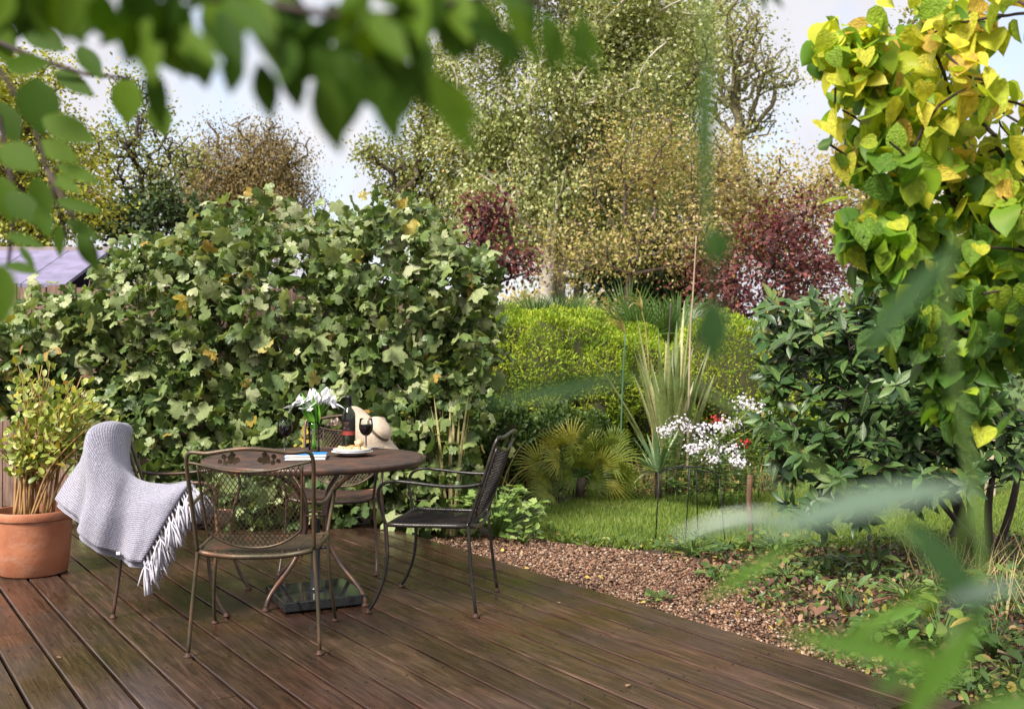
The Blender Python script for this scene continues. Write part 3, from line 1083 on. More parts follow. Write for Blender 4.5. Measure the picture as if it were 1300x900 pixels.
def make_chair(label, metal, loc, rotz):
    root = thing('metal_chair', label, 'chair', loc, rotz, 'wrought metal mesh armchairs round the table')
    r = 0.0085
    # seat
    ring = []
    for x, y in ((-.235, -.205), (-.12, -.222), (0, -.228), (.12, -.222), (.235, -.205), (.25, -.05), (.258, .10), (.25, .19), (.16, .222), (0, .23), (-.16, .222), (-.25, .19), (-.258, .10), (-.25, -.05)):
        ring.append((x, y, 0.43 - 0.02 * max(0, (abs(y) - .17) / .06) * (abs(x) < .2)))
    ringc = catmull(ring, 4, True)
    MB().tube(ringc, 0.0115, 6, closed=True).build('seat_frame', metal, root)

    def sinside(u, v):
        return abs(u) < 0.238 + 0.06 * (v + .2) - (0.02 if abs(v) > .17 else 0) and -.218 < v < .224
    zf = lambda u, v: 0.434 - 0.016 * (1 - (u / .25) ** 2) * (1 - (v / .23) ** 2) - 0.02 * max(0, (abs(v) - .17) / .06)
    o = lattice(lambda u, v: (u, v, zf(u, v)), sinside, -.25, .25, -.22, .226, .027, .022, 0.0024).build('seat_mesh', metal, root, kind='stuff')
    # rear posts: legs below the seat, back frame above
    for s in (-1, 1):
        leg = MB().tube(catmull([(s * .243, -.205, .445), (s * .247, -.212, .38), (s * .262, -.228, .2), (s * .272, -.252, .012)], 4), r, 7).build('leg', metal, root)
        MB().lathe([(0.0, 0.0), (.017, 0.0), (.018, .004), (.012, .009), (.009, .02)], 10, (s * .272, -.252, 0.0)).build('foot', M_rust, leg)
    for s in (-1, 1):
        leg = MB().tube(catmull([(s * .252, .205, .44), (s * .256, .198, .36), (s * .262, .195, .27), (s * .270, .212, .16), (s * .278, .252, .06), (s * .280, .285, .01)], 4), r, 7).build('leg', metal, root)
        MB().lathe([(0.0, 0.0), (.017, 0.0), (.018, .004), (.012, .009), (.009, .02)], 10, (s * .280, .285, 0.0)).build('foot', M_rust, leg)
        MB().tube(catmull([(s * .252, .205, .43), (s * .262, .225, .50), (s * .274, .238, .57), (s * .283, .222, .622), (s * .285, .17, .646), (s * .284, .07, .642), (s * .282, -.08, .628), (s * .272, -.2, .628), (s * .258, back_y(.258, .635) - .002, .640)], 5), r, 7).build('armrest', metal, root)
    top = [(-.243, -.205, .43), (-.247, back_y(-.247, .55), .55), (-.253, back_y(-.253, .70), .70), (-.257, back_y(-.257, .80), .80), (-.252, back_y(-.252, .846), .846), (-.232, back_y(-.23, .864), .864),
           (-.17, back_y(-.17, .860), .860), (-.09, back_y(-.09, .872), .872), (0, back_y(0, .880), .880)]
    top += [(-x, y, z) for x, y, z in top[-2::-1]]
    MB().tube(catmull(top, 5), r + .0005, 7).build('back_frame', metal, root)
    pan = [(-.25, back_y(-.25, .822), .822), (-.2, back_y(-.2, btop(-.2)), btop(-.2)), (-.1, back_y(-.1, btop(.1)), btop(.1)), (0, back_y(0, btop(0)), btop(0)), (.1, back_y(.1, btop(.1)), btop(.1)), (.2, back_y(.2, btop(.2)), btop(.2)), (.25, back_y(.25, .822), .822)]
    MB().tube(catmull(pan, 4), .0065, 6).build('back_rail', metal, root)
    low = [(-.212, back_y(-.212, .815), .815), (-.205, back_y(-.205, .68), .68), (-.198, back_y(-.198, .56), .56), (-.185, back_y(-.185, .515), .515), (-.10, back_y(-.1, .462), .462), (0, back_y(0, .445), .445)]
    low += [(-x, y, z) for x, y, z in low[-2::-1]]
    MB().tube(catmull(low, 4), .0062, 6).build('panel_frame', metal, root)
    lattice(lambda u, v: (u, back_y(u, v), v), lambda u, v: abs(u) < .196 + .016 * (v - .55) / .26 and bbot(u) - .004 < v < btop(u) + .004, -.215, .215, .44, .82, .0205, .031, .0024).build('back_mesh', metal, root, kind='stuff')
    # two sprays of cast leaves under the top rail
    for s in (-1, 1):
        mb = MB()
        for cx, cz, a, sz in ((.062, .838, 200, .030), (.062, .838, 320, .030), (.062, .838, 80, .030), (.062, .838, 20, .026), (.100, .832, 90, .026), (.100, .832, 250, .024), (.125, .818, 130, .022), (.062, .838, 260, .026)):
            v, f = OVAL
            ca, sa = math.cos(R(a)), math.sin(R(a))
            pts = []
            for q in v:
                x, z = q[0] * 1.5 * sz, q[1] * sz
                X = s * (cx + x * sa + z * ca)
                Z = cz - x * ca + z * sa
                pts.append((X, back_y(X, Z) + .006 + q[2] * sz, Z))
            m0 = len(mb.v)
            mb.add(pts, [tuple(int(i) for i in q) for q in f])
            mb.add([(x, y - .004, z) for x, y, z in pts], [tuple(int(i) for i in q)[::-1] for q in f])
        mb.build('leaf_ornament', metal, root)
    return root


make_chair('olive weathered metal mesh chair seen from behind, nearest the camera', M_metal_olive, (-1.10, 4.43, 0), R(4))
ch_left = make_chair('metal mesh chair with grey throw over it, beside the terracotta pot', M_metal_brown, (-1.685, 5.075, 0), R(-86))
make_chair('black wet metal mesh chair in side view, nearest the gravel', M_metal_black, (-.375, 5.11, 0), R(80))
make_chair('brown metal mesh chair behind the table with sun hat on its back', M_metal_brown, (-1.06, 6.01, 0), R(180))

# table
TX, TY, TZ = -1.02, 5.17, 0.735
table = thing('round_table', 'round rusty brown metal mesh table on four curved legs', 'table', (TX, TY, 0))
TR = 0.565
lattice(lambda u, v: (u, v, TZ - .005), lambda u, v: u * u + v * v < (TR - .008) ** 2, -TR, TR, -TR, TR, .026, .020, .0030).build('mesh_top', M_metal_brown, table, kind='stuff')
MB().lathe([(TR - .012, TZ - .004), (TR - .004, TZ + .001), (TR + .004, TZ - .003), (TR + .006, TZ - .012), (TR + .004, TZ - .030), (TR - .004, TZ - .034), (TR - .010, TZ - .03), (TR - .012, TZ - .004)], 72).build('rim', M_metal_brown, table)
mb = MB()
for a in (0, 45, 90, 135):
    c, s = math.cos(R(a)), math.sin(R(a))
    mb.tube([(-c * TR * .98, -s * TR * .98, TZ - .016), (c * TR * .98, s * TR * .98, TZ - .016)], .007, 5)
mb.build('under_brace', M_metal_brown, table)
for a in (232, 332, 62, 142):
    c, s = math.cos(R(a)), math.sin(R(a))
    prof = [(.36, TZ - .025), (.30, .69), (.19, .63), (.105, .55), (.072, .45), (.075, .36), (.105, .27), (.17, .185), (.25, .115), (.30, .06), (.318, .012)]
    leg = MB().tube(catmull([(c * q, s * q, z) for q, z in prof], 4), .0115, 8).build('leg', M_metal_brown, table)
    MB().lathe([(0.0, 0.0), (.021, 0.0), (.022, .005), (.014, .010), (.012, .02)], 10, (c * .318, s * .318, 0)).build('foot', M_rust, leg)
MB().tube([(.072 * math.cos(t), .072 * math.sin(t), .44) for t in np.linspace(0, 2 * math.pi, 20)[:-1]], .006, 6, closed=True).build('leg_ring', M_metal_brown, table)

# parasol base under the table
ub = thing('parasol_base', 'empty black stone parasol base with short tube under the table', 'parasol base', (-1.01, 5.12, 0), R(26))
s_ = MB().box((0, 0, .033), (.42, .42, .05)).build('stone_slab', M_granite, ub, smooth=False, bevel=.006)
for sx in (-1, 1):
    for sy in (-1, 1):
        MB().lathe([(0, 0), (.02, 0), (.02, .009), (0, .009)], 12, (sx * .17, sy * .17, 0)).build('rubber_foot', M_tubeblk, ub)
tb = MB().lathe([(.055, .058), (.055, .063), (.03, .066), (.024, .075), (.023, .40), (.026, .402), (.026, .42), (.02, .422), (.019, .1)], 24).build('tube', M_tubeblk, ub, auto=35)
MB().tube([(.022, -.012, .275), (.058, -.03, .275)], [.008, .008], 8).build('knob', M_tubeblk, tb)

# ------------------------------------------------------------------ things on the table
M_glass, nt, b = newmat('clear_glass')
tb_ = N(nt, 'ShaderNodeBsdfTransparent')
tb_.inputs[0].default_value = (.93, .95, .95, 1)
gb_ = N(nt, 'ShaderNodeBsdfGlossy')
gb_.inputs['Roughness'].default_value = 0.03
fr_ = N(nt, 'ShaderNodeLayerWeight')
fr_.inputs['Blend'].default_value = 0.22
mg_ = N(nt, 'ShaderNodeMixShader')
nt.links.new(fr_.outputs['Fresnel'], mg_.inputs[0])
nt.links.new(tb_.outputs[0], mg_.inputs[1])
nt.links.new(gb_.outputs[0], mg_.inputs[2])
nt.links.new(mg_.outputs[0], nt.nodes['Material Output'].inputs['Surface'])
M_glassdark = simple('stem_glass', (0.03, 0.032, 0.032), 0.05, 0, 0.8)
M_wine = simple('red_wine', (0.012, 0.002, 0.006), 0.04, 0, 0.6)
M_bottle = simple('bottle_glass', (0.016, 0.020, 0.008), 0.06, 0, 0.7)
M_caps = simple('black_capsule', (0.012, 0.012, 0.016), 0.3, 0.2)
M_label = simple('black_label', (0.028, 0.024, 0.024), 0.6)
M_labelred = simple('red_band', (0.52, 0.075, 0.055), 0.55)
M_copper = simple('copper_print', (0.42, 0.20, 0.10), 0.45, 0.3)
M_white = simple('white_china', (0.72, 0.72, 0.74), 0.2, 0, 0.5)
M_pastry = simple('pastry', (0.56, 0.35, 0.17), 0.7, col2=(0.72, 0.55, 0.34), nscale=26, bump=0.6, bscale=60)
M_pastry2 = simple('pastry_top', (0.48, 0.20, 0.07), 0.5, col2=(0.62, 0.34, 0.14), nscale=20, bump=0.4)
M_raisin = simple('raisin', (0.06, 0.02, 0.012), 0.5)
M_steel = simple('steel', (0.6, 0.6, 0.6), 0.2, 1.0)
M_paper = simple('paper', (0.74, 0.73, 0.70), 0.7)
M_blue = simple('blue_cover', (0.035, 0.22, 0.55), 0.45)
M_petal = simple('white_petal', (0.80, 0.80, 0.80), 0.5)
M_fleaf = simple('fresh_leaf', (0.13, 0.36, 0.03), 0.4, col2=(0.22, 0.48, 0.06), nscale=20)
M_straw = simple('straw_hat', (0.50, 0.39, 0.28), 0.8, col2=(0.64, 0.52, 0.40), nscale=60, bump=0.4, bscale=160)
M_band = simple('hat_band', (0.10, 0.07, 0.055), 0.7)


def tp(px, py):
    return on(px, py, TZ)


def wine_glass(label, x, y):
    g = thing('wine_glass', label, 'wine glass', (x, y, TZ), 0, 'glasses of red wine')
    MB().lathe([(0, .002), (.030, .001), (.031, .003), (.012, .006), (.0045, .012), (.0038, .03), (.0038, .072), (.006, .079)], 24).build('stem', M_glassdark, g)
    MB().lathe([(.004, .078), (.018, .084), (.031, .098), (.0385, .118), (.0395, .138), (.0365, .160), (.0345, .176), (.0335, .176), (.0355, .160), (.0385, .138), (.0372, .118), (.0298, .099), (.017, .0865), (.003, .082)], 28).build('bowl', M_glass, g)
    MB().lathe([(.001, .0845), (.017, .0885), (.0288, .1003), (.036, .1185), (.0374, .138), (.037, .143), (0.0, .143)], 28).build('wine', M_wine, g)
    return g


wine_glass('glass of red wine left of the flower vase', -1.245, 5.46)
wine_glass('glass of red wine right of the bottle', -.815, 5.56)

bx, by = -.915, 5.58
bot = thing('wine_bottle', 'dark green wine bottle with black and red label', 'bottle', (bx, by, TZ))
MB().lathe([(0, .006), (.028, .001), (.036, .006), (.0375, .02), (.0375, .185), (.035, .205), (.026, .222), (.0165, .235), (.0148, .25), (.0145, .30), (.0, .30)], 32).build('body', M_bottle, bot)
MB().lathe([(.0158, .240), (.0156, .285), (.0168, .287), (.0168, .302), (.0, .3035)], 24).build('capsule', M_caps, bot)


def band(z0, z1, a0, a1, r, n=16):
    m = MB()
    vs = []
    for z in (z0, z1):
        for k in range(n + 1):
            a = R(a0 + (a1 - a0) * k / n)
            vs.append((r * math.cos(a), r * math.sin(a), z))
    m.add(vs, [(k, k + 1, n + 2 + k, n + 1 + k) for k in range(n)])
    return m


lab = band(.083, .172, 195, 345, .0381).build('label', M_label, bot)
band(.083, .106, 195, 345, .0385).build('red_band', M_labelred, lab)
m_ = MB()
for z0, z1, a0, ws in ((.146, .156, 233, (9, 8, 3, 8, 7, 8, 6)), (.137, .1405, 244, (5, 6, 4, 6, 5)), (.118, .121, 262, (6, 8, 6, 5))):
    a = a0
    for w in ws:
        q = band(z0, z1, a, a + w - 1.6, .0384, 2)
        m_.add(q.v, q.f)
        a += w
m_.build('lettering', M_copper, lab)
m_ = MB()
q = [(.0386 * math.cos(R(240 + 9 * math.cos(t))), .0386 * math.sin(R(240 + 9 * math.cos(t))), .124 + .0075 * math.sin(t)) for t in np.linspace(0, 2 * math.pi, 17)[:-1]]
m_.add(q, [tuple(range(16))])
m_.build('medallion', M_copper, lab)

pl = tp(447, 578)
for k, (dz, rr_, lb) in enumerate(((0.0, .108, 'white china plate, the lower of two under the pastries'), (.012, .098, 'white china plate directly under the pastries'))):
    o = MB().lathe([(0, .004), (.05, .002), (.055, .001), (.062, .004), (rr_, .020), (rr_ + .002, .022), (rr_, .0235), (.062, .0085), (.05, .007), (0, .007)], 40).build('plate', M_white, None)
    o.location = (pl[0], pl[1], TZ + dz + .001)
    tag(o, lb, 'plate', 'plates on the table')
PB = [blob_template(20 + k, 3) for k in range(4)]
spots = [(-.055, -.01, .030, 'left end of'), (-.018, -.035, .028, 'front of'), (.028, -.03, .030, 'front right of'), (.0, .02, .034, 'back of'), (.055, .0, .030, 'right end of'), (.035, .012, .064, 'top of')]
for k, (dx, dy, dz, wh) in enumerate(spots):
    t = thing('pastry', 'golden raisin pastry at the %s the heap on the plate' % wh, 'pastry', (pl[0] + dx, pl[1] + dy, TZ + dz), random.uniform(0, 6), 'pastries heaped on the plate')
    v, f = PB[k % 4]
    v = v * np.array([.072, .052, .036])
    link('dough', np_mesh('dough', v, f, M_pastry2 if k == 3 else M_pastry, None, True), t)
    for j in range(4):
        a = random.uniform(0, 6.28)
        vv, ff = STONES[j]
        c = np.array([.024 * math.cos(a), .018 * math.sin(a), .012])
        link('raisin', np_mesh('raisin', vv * .008 + c, ff, M_raisin, None, True), t)
kn = thing('butter_knife', 'steel butter knife resting on the plate rim', 'knife', (pl[0] + .09, pl[1] + .035, TZ + .038), R(20))
MB().box((.035, 0, 0), (.085, .012, .005)).build('handle', M_steel, kn, bevel=.002)
MB().add([(-.008, -.006, 0), (-.008, .006, 0), (-.08, .008, 0), (-.09, -.004, 0), (-.008, -.006, .002), (-.008, .006, .002), (-.08, .008, .002), (-.09, -.004, .002)], [(0, 1, 2, 3), (7, 6, 5, 4), (0, 4, 5, 1), (1, 5, 6, 2), (2, 6, 7, 3), (3, 7, 4, 0)]).build('blade', M_steel, kn, smooth=False)

bk = tp(389, 581)
book = thing('book', 'blue and white paperback book lying by the vase', 'book', (bk[0], bk[1], TZ), R(8))
MB().box((0, 0, .009), (.196, .224, .013)).build('pages', M_paper, book, smooth=False)
cov = MB().box((0, 0, .0167), (.202, .230, .0022)).build('cover', M_paper, book, smooth=False)
MB().box((0, 0, .0014), (.202, .230, .0022)).build('back_cover', M_paper, book, smooth=False)
m_ = MB()
vs = []
for i in range(21):
    x = -.101 + .202 * i / 20
    w = .014 * math.sin(i * .42 + .6)
    vs += [(x, -.045 + w, .0183), (x, .108 + w * .3, .0183)]
m_.add(vs, [(2 * i, 2 * i + 2, 2 * i + 3, 2 * i + 1) for i in range(20)])
m_.build('blue_wave', M_blue, cov, smooth=False)
m_ = MB()
m_.box((-.102, 0, .009), (.003, .229, .0165))
m_.build('spine', M_blue, book, smooth=False)

vx, vy = -1.085, 5.46
vase = MB().lathe([(0, .004), (.026, .001), (.031, .004), (.030, .03), (.0275, .08), (.030, .13), (.036, .165), (.0345, .165), (.0285, .13), (.026, .08), (.0285, .03), (.027, .010), (0, .010)], 32).build('vase', M_glass, None)
vase.location = (vx, vy, TZ)
tag(vase, 'slim clear glass vase holding the white flowers', 'vase')
# petals
PET = leaf_profile([0.08, 0.28, 0.36, 0.30, 0.14, 0.0], -0.5, -0.25)
PETO = leaf_profile([0.08, 0.24, 0.32, 0.27, 0.14, 0.0], -0.3, 0.35)
FL = leaf_profile([0.03, 0.075, 0.095, 0.08, 0.04, 0.0], 0.5, 0.25)
flowers = [(-.105, -.01, .255, 75, .070, 'far left wide open'), (-.055, -.02, .262, 60, .072, 'second from left wide open'), (-.012, .03, .285, 30, .060, 'tallest upright closed'),
           (.018, -.02, .262, 45, .062, 'half open central'), (.050, .02, .292, 28, .062, 'tall closed right of centre'), (.068, -.02, .262, 42, .068, 'large cupped right'), (.108, .0, .268, 80, .072, 'far right wide open'), (-.02, -.03, .240, 70, .062, 'low front wide open')]
for dx, dy, dz, op, sz, lb in flowers:
    t = thing('white_flower', lb + ' white flower in the glass vase', 'flower', (vx, vy, TZ + .012), 0, 'white flowers in the vase')
    top_ = np.array([dx, dy, dz - .01])
    foot = np.array([-dx * .12, -dy * .2, .002])
    midp = np.array([dx * .12, dy * .2, .15])
    MB().tube(catmull([foot, midp, top_ * .75 + midp * .25 + np.array([0, 0, .012]), top_], 5), .0026, 6).build('stem', M_fleaf, t)
    d = norm(top_ - midp)
    for k in range(6):
        a = k * math.pi / 3 + random.uniform(-.2, .2)
        o_ = R(op * (0.72 if k % 2 else 1.0) + random.uniform(-8, 8))
        u = norm(np.cross(d, [0.3, 1, 0.1]))
        w = np.cross(d, u)
        rad = u * math.cos(a) + w * math.sin(a)
        tip = d * math.cos(o_) + rad * math.sin(o_)
        nrm = d * math.sin(o_) - rad * math.cos(o_)
        Rm_ = frames(tip[None], nrm[None])[0]
        v, f = PETO if op > 50 else PET
        vv = (v @ Rm_.T) * sz + top_
        link('petal', np_mesh('petal', vv, f, M_petal, None, True), t)
    for k in range(2):
        a = random.uniform(0, 6.28)
        tip = norm(np.array([dx * 4.0 + .35 * math.cos(a), dy * 4 + .35 * math.sin(a), 1.3]))
        Rm_ = frames(tip[None], np.array([[math.cos(a + 2), math.sin(a + 2), .3]]))[0]
        v, f = FL
        vv = (v @ Rm_.T) * random.uniform(.17, .215) * np.array([1, 1, 1]) + midp * .75
        link('leaf', np_mesh('leaf', vv, f, M_fleaf, None, True), t)

# sun hat over the corner of the far chair back
hat = thing('sun_hat', 'floppy beige straw sun hat hung on the chair back', 'hat', (-.855, 6.31, .785))
Lr, Lt = [], []
n_t, prof = 48, [(.006, .066), (.04, .064), (.068, .056), (.080, .04), (.088, .008), (.10, 0), (.13, -.004), (.17, -.010), (.215, -.014), (.24, -.016)]
vs, fs = [], []
for r_, z_ in prof:
    for k in range(n_t):
        a = 2 * math.pi * k / n_t
        x, y, z = r_ * math.cos(a), r_ * math.sin(a), z_
        if r_ > .09:
            e = (r_ - .09) / .125
            z += e * (-.045 + .035 * math.sin(2 * a + .8) + .018 * math.sin(3 * a + .5))
        vs.append((x, y, z))
for i in range(len(prof) - 1):
    for k in range(n_t):
        k2 = (k + 1) % n_t
        fs.append((i * n_t + k, i * n_t + k2, (i + 1) * n_t + k2, (i + 1) * n_t + k))
fs.append(tuple(range(n_t))[::-1])
Mh = Matrix.Rotation(R(-24), 4, 'Z') @ Matrix.Rotation(R(50), 4, 'Y')
mb = MB().add([tuple(Mh @ Vector(q)) for q in vs], fs)
ho = mb.build('straw_body', M_straw, hat)
so = ho.modifiers.new('thick', 'SOLIDIFY')
so.thickness = .004
m_ = MB().lathe([(.0915, .010), (.0875, .030)], 40)
m_.v = [tuple(Mh @ Vector(q)) for q in m_.v]
m_.build('band', M_band, hat)

# sunglasses on the left chair's seat
sg = thing('sunglasses', 'dark folded sunglasses on the seat beside the throw fringe', 'sunglasses', (-1.60, 4.97, .452), R(-15))
M_lens = simple('dark_lens', (0.01, 0.012, 0.02), 0.05, 0, 0.8)
for s in (-1, 1):
    c = [(s * .034 + .030 * math.cos(t), 0.0, .026 + .022 * math.sin(t) * (1 - .15 * math.cos(t * 2))) for t in np.linspace(0, 2 * math.pi, 21)[:-1]]
    MB().add(c, [tuple(range(20))]).build('lens', M_lens, sg, smooth=False)
    MB().tube(c, .003, 6, closed=True).build('rim', M_caps, sg)
    MB().tube(catmull([(s * .065, .002, .034), (s * .066, .05, .030), (s * .06, .10, .022), (s * .058, .13, .006)], 4), .0028, 6).build('temple', M_caps, sg)
MB().tube(catmull([(-.008, 0, .032), (0, -.002, .037), (.008, 0, .032)], 3), .0028, 6).build('bridge', M_caps, sg)

# ------------------------------------------------------------------ throw blanket
m, nt, b = newmat('woven_throw')
L = nt.links.new
uvn = N(nt, 'ShaderNodeUVMap')
mp = N(nt, 'ShaderNodeMapping')
mp.inputs['Scale'].default_value = (1.0, 1.0, 1)
L(uvn.outputs[0], mp.inputs[0])
w1 = N(nt, 'ShaderNodeTexWave', Scale=17.0, Distortion=4.5, Detail=2.0, bands_direction='Y')
w1.inputs['Detail Scale'].default_value = 8.0
L(mp.outputs[0], w1.inputs[0])
w2 = N(nt, 'ShaderNodeTexWave', Scale=17.0, Distortion=0.3, bands_direction='X')
L(mp.outputs[0], w2.inputs[0])
mixv = N(nt, 'ShaderNodeMath', operation='MULTIPLY')
L(w1.outputs['Fac'], mixv.inputs[0])
L(w2.outputs['Fac'], mixv.inputs[1])
adv = N(nt, 'ShaderNodeMath', operation='MULTIPLY_ADD')
adv.inputs[1].default_value = 0.5
L(mixv.outputs[0], adv.inputs[0])
L(w1.outputs['Fac'], adv.inputs[2])
rp = ramp(nt, [(0.1, (0.19, 0.185, 0.25)), (0.55, (0.28, 0.27, 0.345)), (1.0, (0.42, 0.405, 0.48))])
L(adv.outputs[0], rp.inputs[0])
L(rp.outputs[0], b.inputs['Base Color'])
b.inputs['Roughness'].default_value = 0.95
b.inputs['Specular IOR Level'].default_value = 0.1
b.inputs['Sheen Weight'].default_value = 0.3
bp = N(nt, 'ShaderNodeBump', Strength=0.5, Distance=0.006)
L(adv.outputs[0], bp.inputs['Height'])
L(bp.outputs[0], b.inputs['Normal'])
M_throw = m
M_fringe = simple('fringe_yarn', (0.44, 0.425, 0.49), 0.95, col2=(0.58, 0.56, 0.62), nscale=80)
ctrl = [  # rows from the seat side over the ridge down to the lower hem; columns rear to front
    [(160, 600, 5.34), (168, 606, 5.22), (174, 618, 5.08), (188, 626, 4.98), (212, 630, 4.94), (246, 632, 4.92)],
    [(164, 562, 5.30), (160, 580, 5.16), (164, 602, 5.02), (182, 615, 4.92), (210, 619, 4.88), (246, 617, 4.86)],
    [(166, 546, 5.30), (148, 542, 5.0), (145, 580, 4.80), (168, 607, 4.80), (202, 618, 4.79), (243, 613, 4.80)],
    [(152, 541, 5.22), (113, 546, 4.77), (130, 592, 4.70), (158, 622, 4.71), (192, 632, 4.71), (236, 622, 4.74)],
    [(126, 566, 5.18), (103, 584, 4.72), (124, 622, 4.69), (148, 648, 4.67), (180, 655, 4.67), (220, 645, 4.70)],
    [(100, 606, 5.02), (97, 620, 4.76), (114, 650, 4.69), (138, 672, 4.66), (170, 683, 4.65), (202, 676, 4.67)],
    [(80, 637, 5.00), (86, 648, 4.78), (104, 672, 4.71), (130, 694, 4.67), (160, 709, 4.65), (182, 711, 4.66)],
]
CG = np.array([[P(*q) for q in row] for row in ctrl])


def cat_interp(A, n):
    return np.array(catmull([a.ravel() for a in A], n)).reshape(-1, *A.shape[1:])


G1 = cat_interp(CG, 9)
G2 = np.swapaxes(cat_interp(np.swapaxes(G1, 0, 1), 10), 0, 1)
nr_, nc_ = G2.shape[:2]
uu, vv = np.meshgrid(np.linspace(0, 1, nc_), np.linspace(0, 1, nr_))
du = np.gradient(G2, axis=1)
dv = np.gradient(G2, axis=0)
nn_ = norm(np.cross(du, dv))
if nn_[nr_ // 2, nc_ // 2, 1] > 0:
    nn_ = -nn_
hang = np.clip((vv - .35) / .5, 0, 1)
fold = ((lambda q: np.sign(q) * np.abs(q) ** .7)(np.sin(uu * 14 + vv * 1.5 + .8 * np.sin(vv * 4))) * .030 + np.sin(uu * 31 - vv * 5) * .008) * hang + .006 * np.sin(vv * 21 + uu * 9) * (1 - hang) * .6
G3 = G2 + nn_ * fold[..., None]
throw = thing('throw_blanket', 'pale grey woven throw with tasselled fringe draped over the chair', 'blanket', P(150, 640, 4.7) * np.array([1, 1, 0]))
t0 = np.array(throw.location)
idx = np.arange(nr_ * nc_).reshape(nr_, nc_)
fq = np.stack([idx[:-1, :-1], idx[:-1, 1:], idx[1:, 1:], idx[1:, :-1]], -1).reshape(-1, 4)
under = G3[nr_ // 3:] + np.array([-.012, .03, -.035])
ui = np.arange(under.shape[0] * nc_).reshape(-1, nc_)
uf = np.stack([ui[:-1, :-1], ui[:-1, 1:], ui[1:, 1:], ui[1:, :-1]], -1).reshape(-1, 4)
link('under_layer', np_mesh('under_layer', under.reshape(-1, 3) - t0, uf, M_throw, None, True, np.stack([uu[nr_ // 3:], vv[nr_ // 3:] * 1.25], -1).reshape(-1, 2)), throw)
ob = link('cloth', np_mesh('cloth', G3.reshape(-1, 3) - t0, fq, M_throw, None, True, np.stack([uu * 1.0, vv * 1.25], -1).reshape(-1, 2)), throw)
so = ob.modifiers.new('thick', 'SOLIDIFY')
so.thickness = .010
# knotted tassels along the front edge
edge = G3[:, -1]
nT = 34
for k in range(nT):
    t = (k + .5) / nT * (nr_ - 1)
    i = int(t)
    p0 = edge[i] + (edge[min(i + 1, nr_ - 1)] - edge[i]) * (t - i) - t0
    mb = MB()
    ln = random.uniform(.10, .135)
    side = np.array([.36 + random.gauss(0, .1), -.12 + random.gauss(0, .12), -.5 - .4 * (k / nT)])
    vrt = 0.0 if k > 14 else .02
    for j in range(12):
        d = norm(side + np.array([random.gauss(0, .16), random.gauss(0, .2), random.gauss(0, .1)]))
        q1 = p0 + norm(side) * ln * .25
        q2 = p0 + d * ln * .6 + np.array([0, 0, -.010])
        q3 = p0 + d * ln * .9 + np.array([random.gauss(0, .008), random.gauss(0, .008), -.05])
        mb.tube(catmull([p0, q1, q2, q3], 2), [.0036, .0038, .0040, .0042, .0042, .0042, .0040], 4)
    mb.build('tassel', M_fringe, throw)
hem = G3[-1]
MB().tube([hem[i] - t0 for i in range(0, nc_)], .0055, 5).build('hem', M_throw, throw)
lp = P(150, 702, 4.655) - t0
MB().box(lp, (.018, .004, .014)).build('care_label', M_white, throw, smooth=False)

# ------------------------------------------------------------------ potted shrub
pc = np.array([-2.785, 5.80, 0.0])
pot = thing('potted_shrub', 'multi-stemmed yellow-green shrub in a round terracotta pot', 'potted plant', pc)
MB().lathe([(0, .012), (.175, .002), (.183, .010), (.198, .15), (.207, .30), (.208, .318), (.219, .323), (.222, .335), (.222, .362), (.216, .37), (.208, .369), (.203, .355), (.200, .30), (0, .30)], 56).build('pot', M_terra, pot, auto=50)
MB().lathe([(0, .332), (.1, .336), (.203, .322)], 32).build('compost', M_compost, pot)
tips, nrm_ = in_ellipsoids([E(48, 480, 5.8, .26, .17, .26), E(100, 505, 5.75, .22, .19, .2), E(20, 545, 5.75, .22, .20, .2), E(135, 530, 5.72, .12, .12, .12), E(70, 545, 5.65, .2, .12, .15)], 62, .1)
mb = MB()
LP, LT, LN = [], [], []
for k, tpt in enumerate(tips):
    a = random.uniform(0, 6.28)
    rr_ = random.uniform(.02, .11)
    b0 = np.array([pc[0] + rr_ * math.cos(a), pc[1] + rr_ * math.sin(a), .32])
    dirx = (tpt - b0)
    m1 = b0 + dirx * .45 + np.array([dirx[0] * -.12, dirx[1] * -.12, .05])
    cv = catmull([b0, m1, tpt], 6)
    if k < 28:
        mb.tube([c - pc for c in cv], [.0085, .0065, .0025], 5)
    else:
        mb.tube([c - pc for c in cv[6:]], [.004, .002], 4)
    for j in range(17):
        t = random.uniform(.55, 1.03)
        q = cv[min(12, int(t * 12))] + rng.normal(size=3) * .032
        od = norm(q - (pc + np.array([0, 0, .75])) + rng.normal(size=3) * .25)
        LP.append(q)
        LT.append(norm(od + np.array([0, 0, .5]) + rng.normal(size=3) * .4))
        LN.append(norm(rng.normal(size=3) * .6 + np.array([0, -.4, .6])))
mb.build('stems', M_stemtan, pot)
LP, LT, LN = map(np.array, (LP, LT, LN))
Rm = frames(LT, LN)
sc = rng.uniform(.035, .062, len(LP))
rn = rng.random(len(LP))
OVALW = leaf_profile([0.03, 0.22, 0.30, 0.27, 0.0], 0.3, 0.1, [0, 0.25, 0.55, 0.82, 1])
big = show_largest(LP, Rm, sc, 290, 6)
leaf_objects('leaf', tpl_meshes('leaf_pot', OVALW, L_pot), LP[big], Rm[big], sc[big], rn[big], pot, pc)
leaf_mass('foliage', OVALW, LP[~big], Rm[~big], sc[~big], rn[~big], L_pot, pot, pc)
